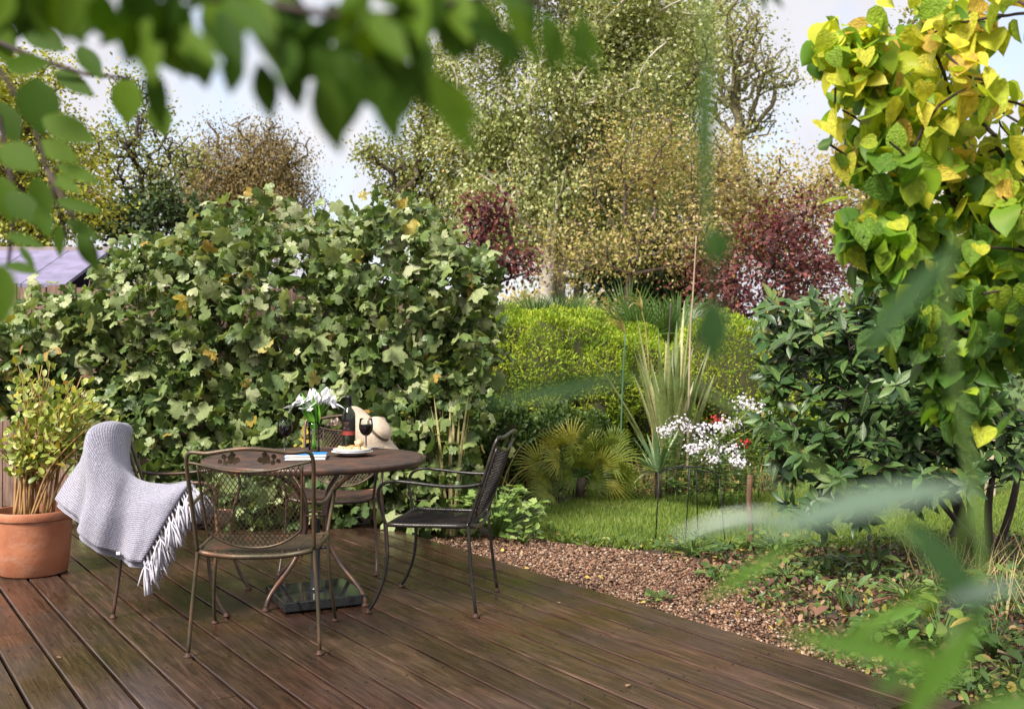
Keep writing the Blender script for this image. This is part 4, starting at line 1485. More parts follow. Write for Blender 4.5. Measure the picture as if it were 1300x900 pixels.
# ------------------------------------------------------------------ fig shrub
fb = np.array([-1.75, 7.85, GZ])
fig = thing('fig_shrub', 'huge fig shrub with lobed leaves sprawling over the fence behind the table', 'shrub', fb)
FENV = [E(335, 395, 7.95, .95, .92, .6), E(205, 420, 8.0, .72, .78, .5), E(500, 385, 7.85, .62, .86, .55), E(575, 365, 7.75, .34, .38, .35), E(112, 455, 7.95, .42, .52, .4),
        E(40, 470, 7.95, .3, .33, .3), E(430, 545, 7.6, .85, .70, .42), E(215, 560, 7.65, .70, .55, .35), E(560, 560, 7.55, .34, .60, .35),
        E(330, 635, 7.45, .85, .28, .28), E(170, 640, 7.55, .45, .24, .25), E(560, 640, 7.4, .35, .24, .25), E(600, 440, 7.6, .18, .30, .25), E(62, 425, 7.9, .34, .36, .3), E(25, 455, 7.9, .3, .3, .3)]
pts, nr = in_ellipsoids(FENV, 340, .45)
trunks = [fb, fb + [0, 0, .25], fb + [.05, -.05, .5]]
nodes, par = grow(trunks, pts, .25)
mb = MB()
branch_mesh(mb, nodes, par, .004, .035, 1.6, jit=.04)
mb.build('branches', M_bark, fig, origin=fb)
nl = 8200
pos, outw = in_ellipsoids(FENV, nl, .66)
pos += rng.normal(size=pos.shape) * .05
pos = pos[pos[:, 2] > GZ + .03]
nl = len(pos)
outw = outw[:nl]
# leaves hang at varied angles, mostly tilted out and up
nn = norm(np.array([0, -.35, .55]) + .45 * outw + .62 * rng.normal(size=(nl, 3)))
tip = norm(outw * .6 + np.array([0, -.35, -.35]) + .7 * rng.normal(size=(nl, 3)))
Rm = frames(tip, nn)
sc = np.clip(rng.lognormal(math.log(.105), .30, nl), .045, .19)
hgt = np.clip((pos[:, 2] - .2) / 2.2, 0, 1)
rn = np.clip(rng.beta(1.5, 1.7, nl) * .82 + .14 * hgt + .02, 0, .93)
yl = rng.random(nl) < .02
rn[yl] = rng.uniform(.94, 1.0, yl.sum())
big = show_largest(pos, Rm, sc, 298, 15)
leaf_objects('leaf', tpl_meshes('leaf_fig', FIG, L_fig), pos[big], Rm[big], sc[big], rn[big], fig, fb)
leaf_mass('foliage', FIG, pos[~big], Rm[~big], sc[~big], rn[~big], L_fig, fig, fb)
# petioles of the leaves in front
mb = MB()
for i in np.nonzero(big)[0]:
    a = pos[i]
    b_ = a - tip[i] * sc[i] * .55 - np.array([0, -.03, .05])
    mb.tube([a - fb, (a + b_) / 2 - fb + [0, 0, .008], b_ - fb], .0032, 4, cap=False)
mb.build('leaf_stalks', M_stemgreen, fig, kind='stuff')

# ------------------------------------------------------------------ golden hedge and shrubs in front of it


def bump_noise(d, seed):
    r_ = np.random.default_rng(seed)
    out = np.zeros(len(d))
    for k in range(9):
        w = r_.normal(size=3) * (1.6 + k * .9)
        out += np.sin(d @ w + r_.uniform(0, 6)) / (1 + .5 * k)
    return out


def mound(name, label, cat, env, n, size, mat, tpl, seed, base, group=None, tilt=.8, core=.80, thick=.10, smooth=True, amp=.05):
    root = thing(name, label, cat, base, 0, group)
    b0 = np.array(base, float)
    p, nr = in_ellipsoids(env, n, .97)
    p = p + nr * (bump_noise(p * 2.2, seed) * amp)[:, None] - nr * (rng.random((n, 1)) ** 2 * thick)
    ok = p[:, 2] > GZ + .01
    p, nr = p[ok], nr[ok]
    m_ = len(p)
    tip = norm(nr * .8 + np.array([0, 0, .5]) + rng.normal(size=(m_, 3)) * tilt * .6)
    nn = norm(nr + rng.normal(size=(m_, 3)) * .7 + np.array([0, 0, .3]))
    Rm = frames(tip, nn)
    sc = size * (.6 + .8 * rng.random(m_))
    cl = .5 + .5 * np.tanh(bump_noise(p * 3.3, seed + 3))
    rn = np.clip(.6 * rng.random(m_) + .4 * cl, 0, 1)
    leaf_mass('foliage', tpl, p, Rm, sc, rn, mat, root, b0)
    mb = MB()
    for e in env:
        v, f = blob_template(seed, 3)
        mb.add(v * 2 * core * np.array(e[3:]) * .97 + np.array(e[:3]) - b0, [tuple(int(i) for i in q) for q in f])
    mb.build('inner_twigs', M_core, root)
    return root


SPRIG = leaf_profile([0.03, 0.17, 0.0], 0.4, 0.2, [0, 0.55, 1])
HENV = [E(690, 500, 11.0, .72, .98, .7), E(640, 490, 11.0, .5, .85, .6), E(750, 505, 11.0, .55, .95, .65), E(600, 520, 10.9, .4, .8, .5), E(810, 510, 11.3, .6, .85, .6)]
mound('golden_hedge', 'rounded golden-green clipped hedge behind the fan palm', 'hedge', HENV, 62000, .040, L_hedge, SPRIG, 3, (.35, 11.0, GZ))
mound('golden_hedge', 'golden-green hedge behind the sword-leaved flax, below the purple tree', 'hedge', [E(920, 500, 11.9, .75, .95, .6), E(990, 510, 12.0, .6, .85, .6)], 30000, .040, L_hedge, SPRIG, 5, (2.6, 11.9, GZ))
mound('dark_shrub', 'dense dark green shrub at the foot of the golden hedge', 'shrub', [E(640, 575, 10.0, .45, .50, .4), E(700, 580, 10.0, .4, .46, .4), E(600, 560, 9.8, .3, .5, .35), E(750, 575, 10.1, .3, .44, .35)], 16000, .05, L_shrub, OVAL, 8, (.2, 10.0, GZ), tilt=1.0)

# ------------------------------------------------------------------ fan palms


def fan_frond(mb, hub, dirv, upv, rad, nseg, spread, width, droop):
    d = norm(np.array(dirv, float))
    u = np.array(upv, float)
    u = norm(u - d * u.dot(d))
    s = np.cross(d, u)
    for k in range(nseg):
        a = R(-spread / 2 + spread * k / (nseg - 1)) + random.gauss(0, .02)
        t = d * math.cos(a) + s * math.sin(a)
        ln = rad * (1 - .18 * (abs(a) / R(spread / 2)) ** 2) * random.uniform(.92, 1.05)
        pts = [hub, hub + t * ln * .35 + u * .02, hub + t * ln * .7 + u * .01, hub + t * ln - u * droop * ln * .4 + np.array([0, 0, -droop * ln * .3])]
        mb.strip(pts, [width * .3, width, width * .8, width * .1], np.cross(t, u), .5)


def fan_palm(name, label, base, crown, specs, mat, rad, seg, width, stem=None, bushy=False):
    root = thing(name, label, 'palm', base)
    b0 = np.array(base, float)
    for az, el, ln, rn in specs:
        dv = np.array([math.cos(R(az)) * math.cos(R(el)), math.sin(R(az)) * math.cos(R(el)), math.sin(R(el))])
        if bushy:
            dv = norm(np.array([math.cos(R(az)), -.35 + .3 * math.sin(az * 7.0), math.sin(R(az))]))
        hub = np.array(crown) + dv * ln - b0
        mb = MB()
        upv = np.array([random.gauss(0, .8), -1.0, .45 + random.gauss(0, .6)])
        fan_frond(mb, hub, norm(dv + np.array([0, 0, -.12])), upv, rad * random.uniform(.85, 1.1), seg, 165 if bushy else 190, width, .25)
        o = mb.build('frond', mat, root, smooth=False)
        o.color = (rn, 0, 0, 1)
        MB().tube(catmull([np.array(crown) - b0, np.array(crown) - b0 + dv * ln * .6 + [0, 0, .02], hub], 3), .006, 5).build('frond_stalk', M_stemgreen, o)
    if stem:
        MB().tube([(0, 0, 0), np.array(crown) - b0], [stem, stem * .8], 8).build('trunk', M_bark, root)
    return root


sp = []
for k in range(24):
    sp.append((-20 + 220 * ((k * 7) % 24) / 23.0, 30, (.10, .40, .24, .32)[k % 4], .05 + .8 * ((k * 5) % 24) / 24.0))
gp = np.array([P(735, 600, 9.3)[0], 9.3, GZ])
fan_palm('fan_palm', 'low bushy golden fan palm at the back of the lawn', gp, gp + [0.02, -.1, .22], sp, L_palm, .27, 20, .0075, .05, True)
sp = [(200, 50, .4, .3), (340, 50, .4, .5), (270, 62, .35, .6), (20, 55, .5, .2), (160, 58, .5, .4), (90, 70, .4, .3), (250, 30, .4, .5), (300, 25, .4, .2), (10, 25, .5, .4)]
bp_ = np.array([P(838, 480, 13.2)[0], 13.2, GZ])
fan_palm('fan_palm', 'tall dark green fan palm showing above the hedge', bp_, bp_ + [0, 0, 1.16], sp, L_palmdark, .80, 40, .018, .10)
bp_ = np.array([P(705, 480, 13.0)[0], 13.0, GZ])
fan_palm('fan_palm', 'small green fan palm showing above the golden hedge near the birch trunk', bp_, bp_ + [0, 0, 1.42], sp[:7], L_palmdark, .52, 30, .011, .08)

# ------------------------------------------------------------------ strap leaved plants


def strap_plant(name, label, cat, base, leaves, mat, wid, fold=.5):
    """leaves: (azimuth, lean deg, length, bend, tone)"""
    root = thing(name, label, cat, base)
    for az, lean, ln, bend, tone in leaves:
        c, s = math.cos(R(az)), math.sin(R(az))
        pts = []
        a = R(lean)
        p_ = np.array([c * .03, s * .03, 0.0])
        for k in range(9):
            pts.append(p_.copy())
            st = ln / 8
            p_ = p_ + np.array([c * math.sin(a), s * math.sin(a), math.cos(a)]) * st
            a += R(bend) / 8
        w = [wid * q for q in (.55, .8, .95, 1, 1, .92, .75, .45, .04)]
        o = MB().strip(pts, w, (-s, c, 0), fold).build('leaf', mat, root)
        o.color = (tone, 0, 0, 1)
    return root


fx = P(850, 500, 9.9)
lv = []
for k in range(40):
    lv.append((random.uniform(0, 360), abs(random.gauss(0, 13)) + 2, random.uniform(.95, 1.75), random.uniform(0, 20), random.random()))
lv += [(0, 40, 1.25, 10, .6), (350, 32, 1.2, 25, .5), (10, 48, 1.05, 15, .8), (180, 8, 1.8, 4, .85), (30, 4, 1.9, 2, .92), (5, 5, 1.85, 2, .75), (185, 8, 1.35, 10, .85), (330, 25, .9, 70, .7)]
strap_plant('flax_plant', 'tall sword-leaved flax with cream-edged upright leaves behind the white phlox', 'plant', (fx[0], 9.9, GZ), lv, L_flax, .040)
yx = on(832, 612, GZ)
lv = [(k * 137.5 % 360, 12 + (k % 7) * 9, random.uniform(.34, .46), random.uniform(5, 25), random.random()) for k in range(34)]
lv += [(200, 78, .42, 40, 1.0), (185, 70, .46, 50, 1.0), (230, 80, .4, 45, .95)]
yroot = strap_plant('spiky_yucca', 'small grey-green spiky rosette plant in front of the flax', 'plant', (P(836, 600, 9.25)[0], 9.25, GZ + .26), lv, L_yucca, .017)
MB().tube([(0, 0, -.26), (0, 0, .04)], [.035, .03], 8).build('trunk', M_bark, yroot)
ix = P(573, 520, 7.35)
strap_plant('iris_clump', 'upright yellow-green strap leaves growing through the fig by the chair', 'plant', (ix[0], 7.30, GZ + .02), [(random.uniform(0, 360), random.uniform(1, 7), random.uniform(.85, 1.08), random.uniform(0, 12), random.uniform(.3, 1)) for k in range(12)], L_straw, .014)
ix = P(628, 560, 8.3)
strap_plant('iris_clump', 'thin arching yellowed strap leaves at the hedge foot beside the black chair', 'plant', (ix[0], 8.3, GZ), [(200, 6, .75, 60, .4), (340, 8, .8, 90, .7), (170, 10, .78, 120, .5), (20, 4, .7, 40, .6), (190, 3, .85, 30, .2)], L_straw, .011)

# tall dry stalks
def stalk(label, pts, r_, mat, plume=None):
    b0 = np.array([pts[0][0], pts[0][1], GZ])
    t = thing('flower_stalk', label, 'stalk', b0)
    MB().tube([q - b0 for q in catmull([np.array([pts[0][0], pts[0][1], GZ])] + list(pts[1:]), 5)], r_, 6).build('stem', mat, t)
    if plume:
        top, az, n_, ln = plume
        for k in range(n_):
            a = R(az + random.gauss(0, 22))
            le = ln * random.uniform(.6, 1.1)
            q = [np.array(top) - b0]
            an = R(random.uniform(5, 35))
            for j in range(6):
                q.append(q[-1] + np.array([math.cos(a) * math.sin(an), math.sin(a) * math.sin(an), math.cos(an)]) * le / 6)
                an += R(random.uniform(12, 24))
            o = MB().strip(q, [.004, .008, .009, .008, .006, .004, .001], (-math.sin(a), math.cos(a), 0), .3).build('dry_leaf', L_straw, t)
            o.color = (random.random(), 0, 0, 1)
    return t


stalk('green stalk topped by a drooping straw-coloured tuft', [P(786, 560, 9.4), P(790, 500, 9.4), P(794, 425, 9.4)], [.010, .009, .008], M_stemblue, (P(794, 425, 9.4), 175, 16, .42))
stalk('tall pale dry flower stalk rising from the flax to the treetops', [P(872, 560, 9.8), P(876, 440, 9.8), P(880, 370, 9.75), P(884, 300, 9.7)], [.013, .011, .008, .005], simple('dry_stalk', (.42, .32, .22), .8))
stalk('short dark withered stalk among the flax leaves', [P(846, 560, 9.7), P(849, 440, 9.7), P(852, 385, 9.7)], [.009, .008, .006], simple('dark_stalk', (.07, .045, .05), .8))
stalk('thin straw stalk with drooping leaves left of the flax', [P(832, 560, 9.9), P(822, 440, 9.9), P(815, 395, 9.9)], [.008, .007, .005], L_straw, (P(815, 395, 9.9), 190, 9, .34))

# ------------------------------------------------------------------ phlox, red flowers
M_phlox = leafmat('phlox_petal', [(0, (.70, .62, .72)), (.6, (.80, .76, .82)), (1, (.84, .80, .84))], .2, .6, .2, (1, 1, 1))
M_redfl = leafmat('red_petal', [(0, (.35, .02, .03)), (1, (.55, .05, .06))], .2, .6, .2, (1, .5, .5))
FLORET = leaf_radial([.5, .22] * 5, [18 + 36 * k for k in range(10)], 0.0, -.3, .05, 9)


def phlox(label, px, py, D, hr, base_px, mat=M_phlox, nfl=85, name='phlox', cat='flower'):
    c = P(px, py, D)
    bx_ = P(base_px, 600, D)[0]
    b0 = np.array([bx_, D + .05, GZ])
    t = thing(name, label, cat, b0, 0, 'flowering stems in the border')
    MB().tube([q - b0 for q in catmull([b0, (b0 + c) / 2 + [.02, 0, .05], c - [0, 0, hr * .5]], 4)], [.006, .005, .004], 5).build('stem', M_stemgreen, t)
    d = norm(rng.normal(size=(nfl, 3)) + np.array([0, -.5, .5]))
    p = c + d * hr * rng.uniform(.5, 1.5, (nfl, 1)) * np.array([1.25, 1, .7]) + rng.normal(size=(nfl, 3)) * .02
    leaf_mass('flower_head', FLORET, p, frames(norm(np.cross(d, rng.normal(size=(nfl, 3)))), d), rng.uniform(.020, .034, nfl), rng.random(nfl), mat, t, b0)
    n_ = 44
    k = rng.random(n_)
    lp_ = b0 + (c - b0) * (.2 + .72 * k[:, None]) + rng.normal(size=(n_, 3)) * np.array([.05, .05, .01])
    az = rng.uniform(0, 6.28, n_)
    tip = np.column_stack([np.cos(az), np.sin(az), np.full(n_, .3)])
    leaf_mass('leaves', LANCE, lp_, frames(norm(tip), np.tile([0, 0, 1.], (n_, 1))), rng.uniform(.08, .14, n_), rng.random(n_) * .9, L_cover, t, b0)


PH = [(862, 540, 8.9, .075, 'white phlox head nearest the flax leaves'), (886, 548, 8.8, .085, 'white phlox head left in the main cluster'), (898, 566, 8.7, .09, 'white phlox head at the middle of the cluster'),
      (912, 545, 8.9, .085, 'white phlox head beside the red flower'), (925, 540, 9.0, .075, 'white phlox head right of the red flower'), (926, 572, 8.6, .07, 'white phlox head low on the right of the cluster'),
      (938, 588, 8.5, .055, 'pinkish white phlox head, lowest of all'), (845, 548, 9.0, .06, 'small white phlox head above the grey-green spiky rosette'), (945, 514, 9.2, .09, 'white phlox head high on the right by the laurel'),
      (962, 520, 9.1, .085, 'white phlox head half behind the laurel leaves'), (880, 572, 8.7, .06, 'white phlox head lower left of the cluster'), (905, 583, 8.6, .05, 'small white phlox head below the cluster middle')]
for px, py, D, hr, lb in PH:
    phlox(lb, px, py, D, hr, px + random.uniform(-8, 8))
phlox('crimson flat flower head among the white phlox', 911, 534, 9.05, .045, 912, M_redfl, 40, 'red_flower')
phlox('crimson flower head right of the phlox by the laurel', 945, 562, 8.8, .035, 946, M_redfl, 30, 'red_flower')

# wire plant hoop
hb = on(876, 692, GZ)
hoop = thing('wire_plant_support', 'black wire hoop plant support standing in the lawn edge', 'plant support', hb)
legs = [on(832, 690, GZ), on(870, 686, GZ), on(921, 694, GZ), on(886, 676, GZ)]
tops = [P(837, 600, 7.05), P(876, 593, 7.1), P(913, 606, 6.95), P(884, 596, 7.4)]
for a, b_ in zip(legs, tops):
    MB().tube([a - hb, (a + b_) / 2 - hb, b_ - hb], .0045, 6).build('leg', M_wire, hoop)
q = [tops[0], P(846, 595, 7.0), P(862, 592, 6.95), P(880, 592, 6.9), P(900, 596, 6.9), tops[2]]
MB().tube([x - hb for x in catmull(q, 5)], .0045, 6).build('hoop', M_wire, hoop)
q = [tops[0], P(850, 596, 7.2), tops[1], tops[3], P(905, 600, 7.2), tops[2]]
MB().tube([x - hb for x in catmull(q, 5)], .004, 6).build('hoop', M_wire, hoop)

st = on(952, 697, GZ)
o = thing('wooden_stake', 'short brown wooden stake in the bed left of the laurel', 'stake', st)
mb = MB()
mb.tube(catmull([(0, 0, -.02), (.006, 0, .15), (-.004, 0, .32), (.002, 0, .50)], 3), [.022, .021, .020, .020], 8)
mb.build('shaft', M_stake, o)
MB().lathe([(.021, .49), (.016, .512), (0, .515)], 8).build('cut_top', M_stake, o)
st = P(1257, 600, 9.5)
o = thing('pale_post', 'pale timber post on the far lawn behind the laurel trunks', 'post', (st[0], 9.5, GZ))
MB().box((0, 0, .45), (.075, .075, .95)).build('shaft', M_post, o, smooth=False, bevel=.006)
MB().lathe([(.05, .93), (.0, .97)], 4).build('cap', M_stake, o, smooth=False)

# ------------------------------------------------------------------ laurel on the right
lb0 = on(1225, 700, GZ)
laurel = thing('laurel_shrub', 'dark glossy evergreen laurel shrub with bare branching trunks on the right', 'shrub', lb0)
LENV = [E(1120, 490, 6.0, .62, .52, .55), E(1030, 445, 5.9, .34, .30, .35), E(1090, 420, 6.0, .4, .3, .4), E(1200, 520, 6.1, .55, .45, .5), E(1010, 560, 5.8, .22, .22, .22), E(1075, 590, 5.85, .42, .20, .35), E(1285, 570, 5.9, .3, .30, .3), E(985, 520, 5.85, .14, .3, .2), E(1070, 640, 5.75, .34, .16, .28), E(1180, 600, 5.9, .3, .2, .3), E(1000, 400, 5.9, .2, .16, .2), E(1150, 400, 6.1, .3, .25, .3)]
pts, nr = in_ellipsoids(LENV, 640, .3)
nodes, par = grow([lb0, lb0 + [-.02, 0, .2], lb0 + [-.08, 0, .4]], pts, .3)
mb = MB()
branch_mesh(mb, nodes, par, .004, .040, 1.6, jit=.05)
for tpx, tpy, m1, m2 in ((1258, 715, (1255, 640), (1270, 560)), (1288, 720, (1240, 690), (1180, 620)), (1205, 690, (1215, 640), (1150, 560)), (1235, 705, (1232, 640), (1225, 540)), (1262, 712, (1285, 640), (1300, 560))):
    a = on(tpx, tpy, GZ)
    mb.tube(catmull([a, P(m1[0], m1[1], a[1]), P(m2[0], m2[1], a[1])], 5), [.028, .024, .014], 7)
mb.build('branches', M_barkdark, laurel, origin=lb0)
deg = np.zeros(len(nodes), int)
for q in par[1:]:
    deg[q] += 1
LP, LT, LN = [], [], []
for i in range(3, len(nodes)):
    if deg[i] > 1 and random.random() < .4:
        continue
    ax = norm(nodes[i] - nodes[par[i]])
    ax = norm(ax * .6 + np.array([0, -.15, .5]) + rng.normal(size=3) * .25)
    u = norm(np.cross(ax, rng.normal(size=3)))
    w = np.cross(ax, u)
    k = random.randint(5, 9)
    for j in range(k):
        a = 2 * math.pi * j / k + random.gauss(0, .25)
        rad = u * math.cos(a) + w * math.sin(a)
        tl = R(random.uniform(45, 95))
        tip = ax * math.cos(tl) + rad * math.sin(tl)
        LP.append(nodes[i] + ax * random.uniform(-.05, .02))
        LT.append(norm(tip + np.array([0, 0, -.12])))
        LN.append(norm(ax * math.sin(tl) - rad * math.cos(tl) + np.array([0, 0, .15])))
LP, LT, LN = map(np.array, (LP, LT, LN))
Rm = frames(LT, LN)
sc = rng.uniform(.085, .14, len(LP))
rn = np.clip(rng.random(len(LP)) * .9 + (LP[:, 2] > 1.35) * .12, 0, .97)
rn[rng.random(len(LP)) < .02] = .99
LAUR = leaf_profile([0.03, 0.13, 0.18, 0.165, 0.09, 0.0], 0.28, 0.18)
big = show_largest(LP, Rm, sc, 298, 12)
leaf_objects('leaf', tpl_meshes('leaf_laurel', LAUR, L_laurel), LP[big], Rm[big], sc[big], rn[big], laurel, lb0)
leaf_mass('foliage', LAUR, LP[~big], Rm[~big], sc[~big], rn[~big], L_laurel, laurel, lb0)

# ------------------------------------------------------------------ yellowing heart-leaved tree, upper right
yb = np.array([2.75, 3.5, GZ])
ytree = thing('heart_leaf_tree', 'tree with large heart-shaped leaves turning yellow, upper right', 'tree', yb)
YENV = [E(1230, 130, 3.0, .30, .40, .40), E(1130, 110, 2.95, .17, .17, .2), E(1075, 65, 2.9, .07, .08, .1), E(1080, 170, 2.9, .07, .07, .08), E(1250, 340, 3.0, .24, .36, .35), E(1165, 330, 2.95, .16, .20, .22), E(1310, 230, 3.2, .38, .62, .5), E(1110, 290, 2.9, .09, .07, .1), E(1265, 455, 2.95, .17, .15, .22), E(1150, 215, 2.95, .14, .15, .2), E(1185, 20, 3.0, .2, .2, .25), E(1060, 290, 2.9, .06, .03, .06), E(1200, 440, 2.9, .10, .10, .14), E(1235, 500, 2.9, .10, .08, .12), E(1295, 470, 3.0, .12, .16, .2), E(1110, 380, 2.9, .05, .06, .08), E(1062, 88, 2.85, .08, .11, .1), E(1100, 185, 2.85, .10, .12, .12), E(1055, 285, 2.85, .08, .05, .08), E(1115, 330, 2.85, .10, .09, .1), E(1150, 420, 2.85, .11, .10, .12), E(1215, 510, 2.85, .10, .07, .1)]
pts, nr = in_ellipsoids(YENV, 260, .1)
nodes, par = grow([yb, yb + [-.05, -.05, .5], yb + [-.15, -.1, 1.0], yb + [-.35, -.25, 1.35]], pts, .25)
mb = MB()
branch_mesh(mb, nodes, par, .0028, .024, 1.7, jit=.04)
mb.build('branches', M_barkdark, ytree, origin=yb)
nl = 1750
nx_ = 650 + nodes[4:, 0] / nodes[4:, 1] * F
wt = np.where(nx_ < 1120, 2.6, np.where(nx_ < 1190, 1.5, 1.0))
k = 4 + rng.choice(len(nodes) - 4, nl, p=wt / wt.sum())
al = rng.random((nl, 1)) * .6
pos = nodes[k] * (1 - al) + nodes[[par[i] for i in k]] * al + rng.normal(size=(nl, 3)) * .035
x_ = 650 + pos[:, 0] / pos[:, 1] * F
y_ = HY - (pos[:, 2] - CAMZ) / pos[:, 1] * F
# keep the outline open on the left where sky and trees show
lim = np.interp(y_, [-80, 0, 40, 100, 180, 240, 290, 340, 420, 500, 560], [1110, 1060, 1032, 1030, 1040, 1085, 1012, 1060, 1090, 1150, 1230])
keep = (x_ > lim) & (y_ < 575)
pos = pos[keep]
nl = len(pos)
tip = norm(rng.normal(size=(nl, 3)) * .55 + np.array([-.25, -.2, -.6]))
nn = norm(rng.normal(size=(nl, 3)) * .75 + np.array([-.25, -.45, .65]))
Rm = frames(tip, nn)
sc = rng.uniform(.042, .088, nl)
x_, y_ = x_[keep], y_[keep]
yel = np.clip(.66 + .0008 * (x_ - 1170) - .0019 * (y_ - 170), .12, .85)
rn = np.clip(rng.normal(yel - .08, .26, nl), 0, 1)
big = show_largest(pos, Rm, sc, 298, 22)
leaf_objects('leaf', tpl_meshes('leaf_heart', HEART, L_yellow), pos[big], Rm[big], sc[big], rn[big], ytree, yb)
leaf_mass('foliage', HEART, pos[~big], Rm[~big], sc[~big], rn[~big], L_yellow, ytree, yb)

# ------------------------------------------------------------------ low plants and litter


def rosette(label, base, n_, hgt, spread, tpls, key, mat, size, name='low_plant', group=None):
    b0 = np.array(base, float)
    t = thing(name, label, 'plant', b0, 0, group)
    a = np.arange(n_) * 2.4 + random.random() * 6
    rr_ = np.sqrt(rng.random(n_)) * spread
    pos = b0 + np.column_stack([np.cos(a) * rr_, np.sin(a) * rr_ * .8, hgt * (1.05 - .5 * (rr_ / spread) ** 2) * rng.uniform(.55, 1, n_)])
    outw = norm(np.column_stack([np.cos(a), np.sin(a), np.zeros(n_)]))
    nn = norm(np.array([0, -.25, .9]) + .35 * outw + rng.normal(size=(n_, 3)) * .3)
    tip = norm(outw + np.array([0, -.2, -.1]) + rng.normal(size=(n_, 3)) * .35)
    Rm = frames(tip, nn)
    leaf_objects('leaf', tpl_meshes(key, tpls, mat), pos, Rm, rng.uniform(.7, 1.2, n_) * size, rng.random(n_), t, b0)
    mb = MB()
    for q in pos:
        mb.tube([(0, 0, 0), (q - b0) * np.array([.4, .4, .6]), q - b0], .003, 4, cap=False)
    mb.build('stalks', M_stemgreen, t)
    return t


rosette('mound of pale green lobed geranium leaves behind the black chair', on(632, 684, GZ), 150, .42, .36, GER, 'leaf_geranium', L_ger, .068)
rosette('pale green lobed geranium patch at the lawn edge by the gravel', on(665, 690, GZ), 30, .14, .14, GER, 'leaf_geranium', L_ger, .055)
rosette('bright green lance-leaved hellebore near the deck corner', on(1195, 826, GZ), 34, .24, .24, LAUR, 'leaf_hellebore', leafmat('hellebore_leaf', [(0, (.07, .17, .03)), (.8, (.16, .30, .05)), (1, (.38, .40, .06))], .25, .4, .4), .13)
rosette('small dark seedling shrub with long leaves in the leaf litter', on(1070, 775, GZ), 14, .17, .10, LAUR, 'leaf_seedling', L_laurel, .11)
rosette('laurel seedling with drooping leaves under the shrub', on(1105, 735, GZ), 18, .22, .14, LAUR, 'leaf_seedling', L_laurel, .11)
rosette('feathery green low plant at the bottom right corner', on(1235, 880, GZ), 40, .12, .22, LANCE, 'leaf_feather', L_cover, .075)
rosette('leafy green weed clump at the foot of the wire hoop', on(880, 705, GZ), 60, .16, .24, GER, 'leaf_weed', L_cover, .05)
rosette('leafy green clump beside the wooden stake', on(985, 700, GZ), 55, .15, .28, OVAL, 'leaf_clump', L_cover, .06)
rosette('green weed tuft growing at the gravel edge', on(835, 765, GZ), 16, .07, .09, GER, 'leaf_weed', L_cover, .036)
rosette('dark leafy plant at the right edge by the trunks', on(1268, 770, GZ), 30, .2, .2, OVAL, 'leaf_clump', L_cover, .09)
rosette('bright green clump beside the deck corner', on(1180, 868, GZ), 24, .08, .12, OVAL, 'leaf_clump', L_cover, .045)

for px, py, sz, hg, spd, tp_, lb in ((1130, 815, .07, .14, .16, OVAL, 'bright green leafy clump left of the hellebore'), (1222, 775, .07, .2, .2, GER, 'lobed green plant below the laurel trunks'), (1262, 835, .08, .18, .2, OVAL, 'broad green leaves at the right edge below the dark plant'),
                                 (1045, 725, .055, .12, .2, OVAL, 'dark green clump in the bed left of the seedling'), (1000, 735, .05, .09, .18, GER, 'low lobed weeds behind the pale tan leaf'), (915, 735, .045, .08, .14, GER, 'low weeds where the gravel meets the bed'),
                                 (1150, 760, .06, .14, .2, LAUR, 'slender-leaved seedlings in the middle of the shaded bed'), (1290, 880, .07, .15, .16, GER, 'lobed weeds in the extreme bottom right corner')):
    rosette(lb, on(px, py, GZ), 34, hg, spd, tp_, 'leaf_extra_%d' % int(sz * 1000), L_cover, sz)

# border ground cover between lawn and hedge
n = 9000
p = np.column_stack([rng.uniform(-.6, 4.5, n), rng.uniform(9.2, 11.2, n), np.zeros(n)])
p = p[~inpoly(p, LAWN)]
hh = .10 + .16 * np.clip((p[:, 1] - 9.3) / 1.0, 0, 1) * (.6 + .4 * np.sin(p[:, 0] * 4))
p[:, 2] = GZ + rng.random(len(p)) * hh
Rm = leaf_orient(len(p), np.tile([0, -1., .2], (len(p), 1)), .9, .3, .6, .1)
g = leaf_mass('ground_cover', [OVAL, OVAL], p, Rm, rng.uniform(.03, .08, len(p)), rng.random(len(p)), L_cover, None)
g['label'] = 'low leafy ground cover filling the border under the hedge'
g['category'] = 'ground cover'
n = 1500
p = np.column_stack([rng.uniform(-.6, 4.0, n), rng.uniform(9.5, 10.2, n), np.full(n, GZ)])
Rm = frames(norm(rng.normal(size=(n, 3)) * .3 + np.array([0, 0, 1])), norm(rng.normal(size=(n, 3)))) * np.array([.03, 1, 1])[None, None]
g = leaf_mass('dry_stems', BLADE, p[~inpoly(p, LAWN)], Rm[~inpoly(p, LAWN)], rng.uniform(.12, .42, n)[~inpoly(p, LAWN)], np.clip(rng.random(n)[~inpoly(p, LAWN)] * .8 + .2, 0, 1), L_litter, None)
g['label'] = 'tangle of thin dry brown stems in the border'
g['category'] = 'stems'

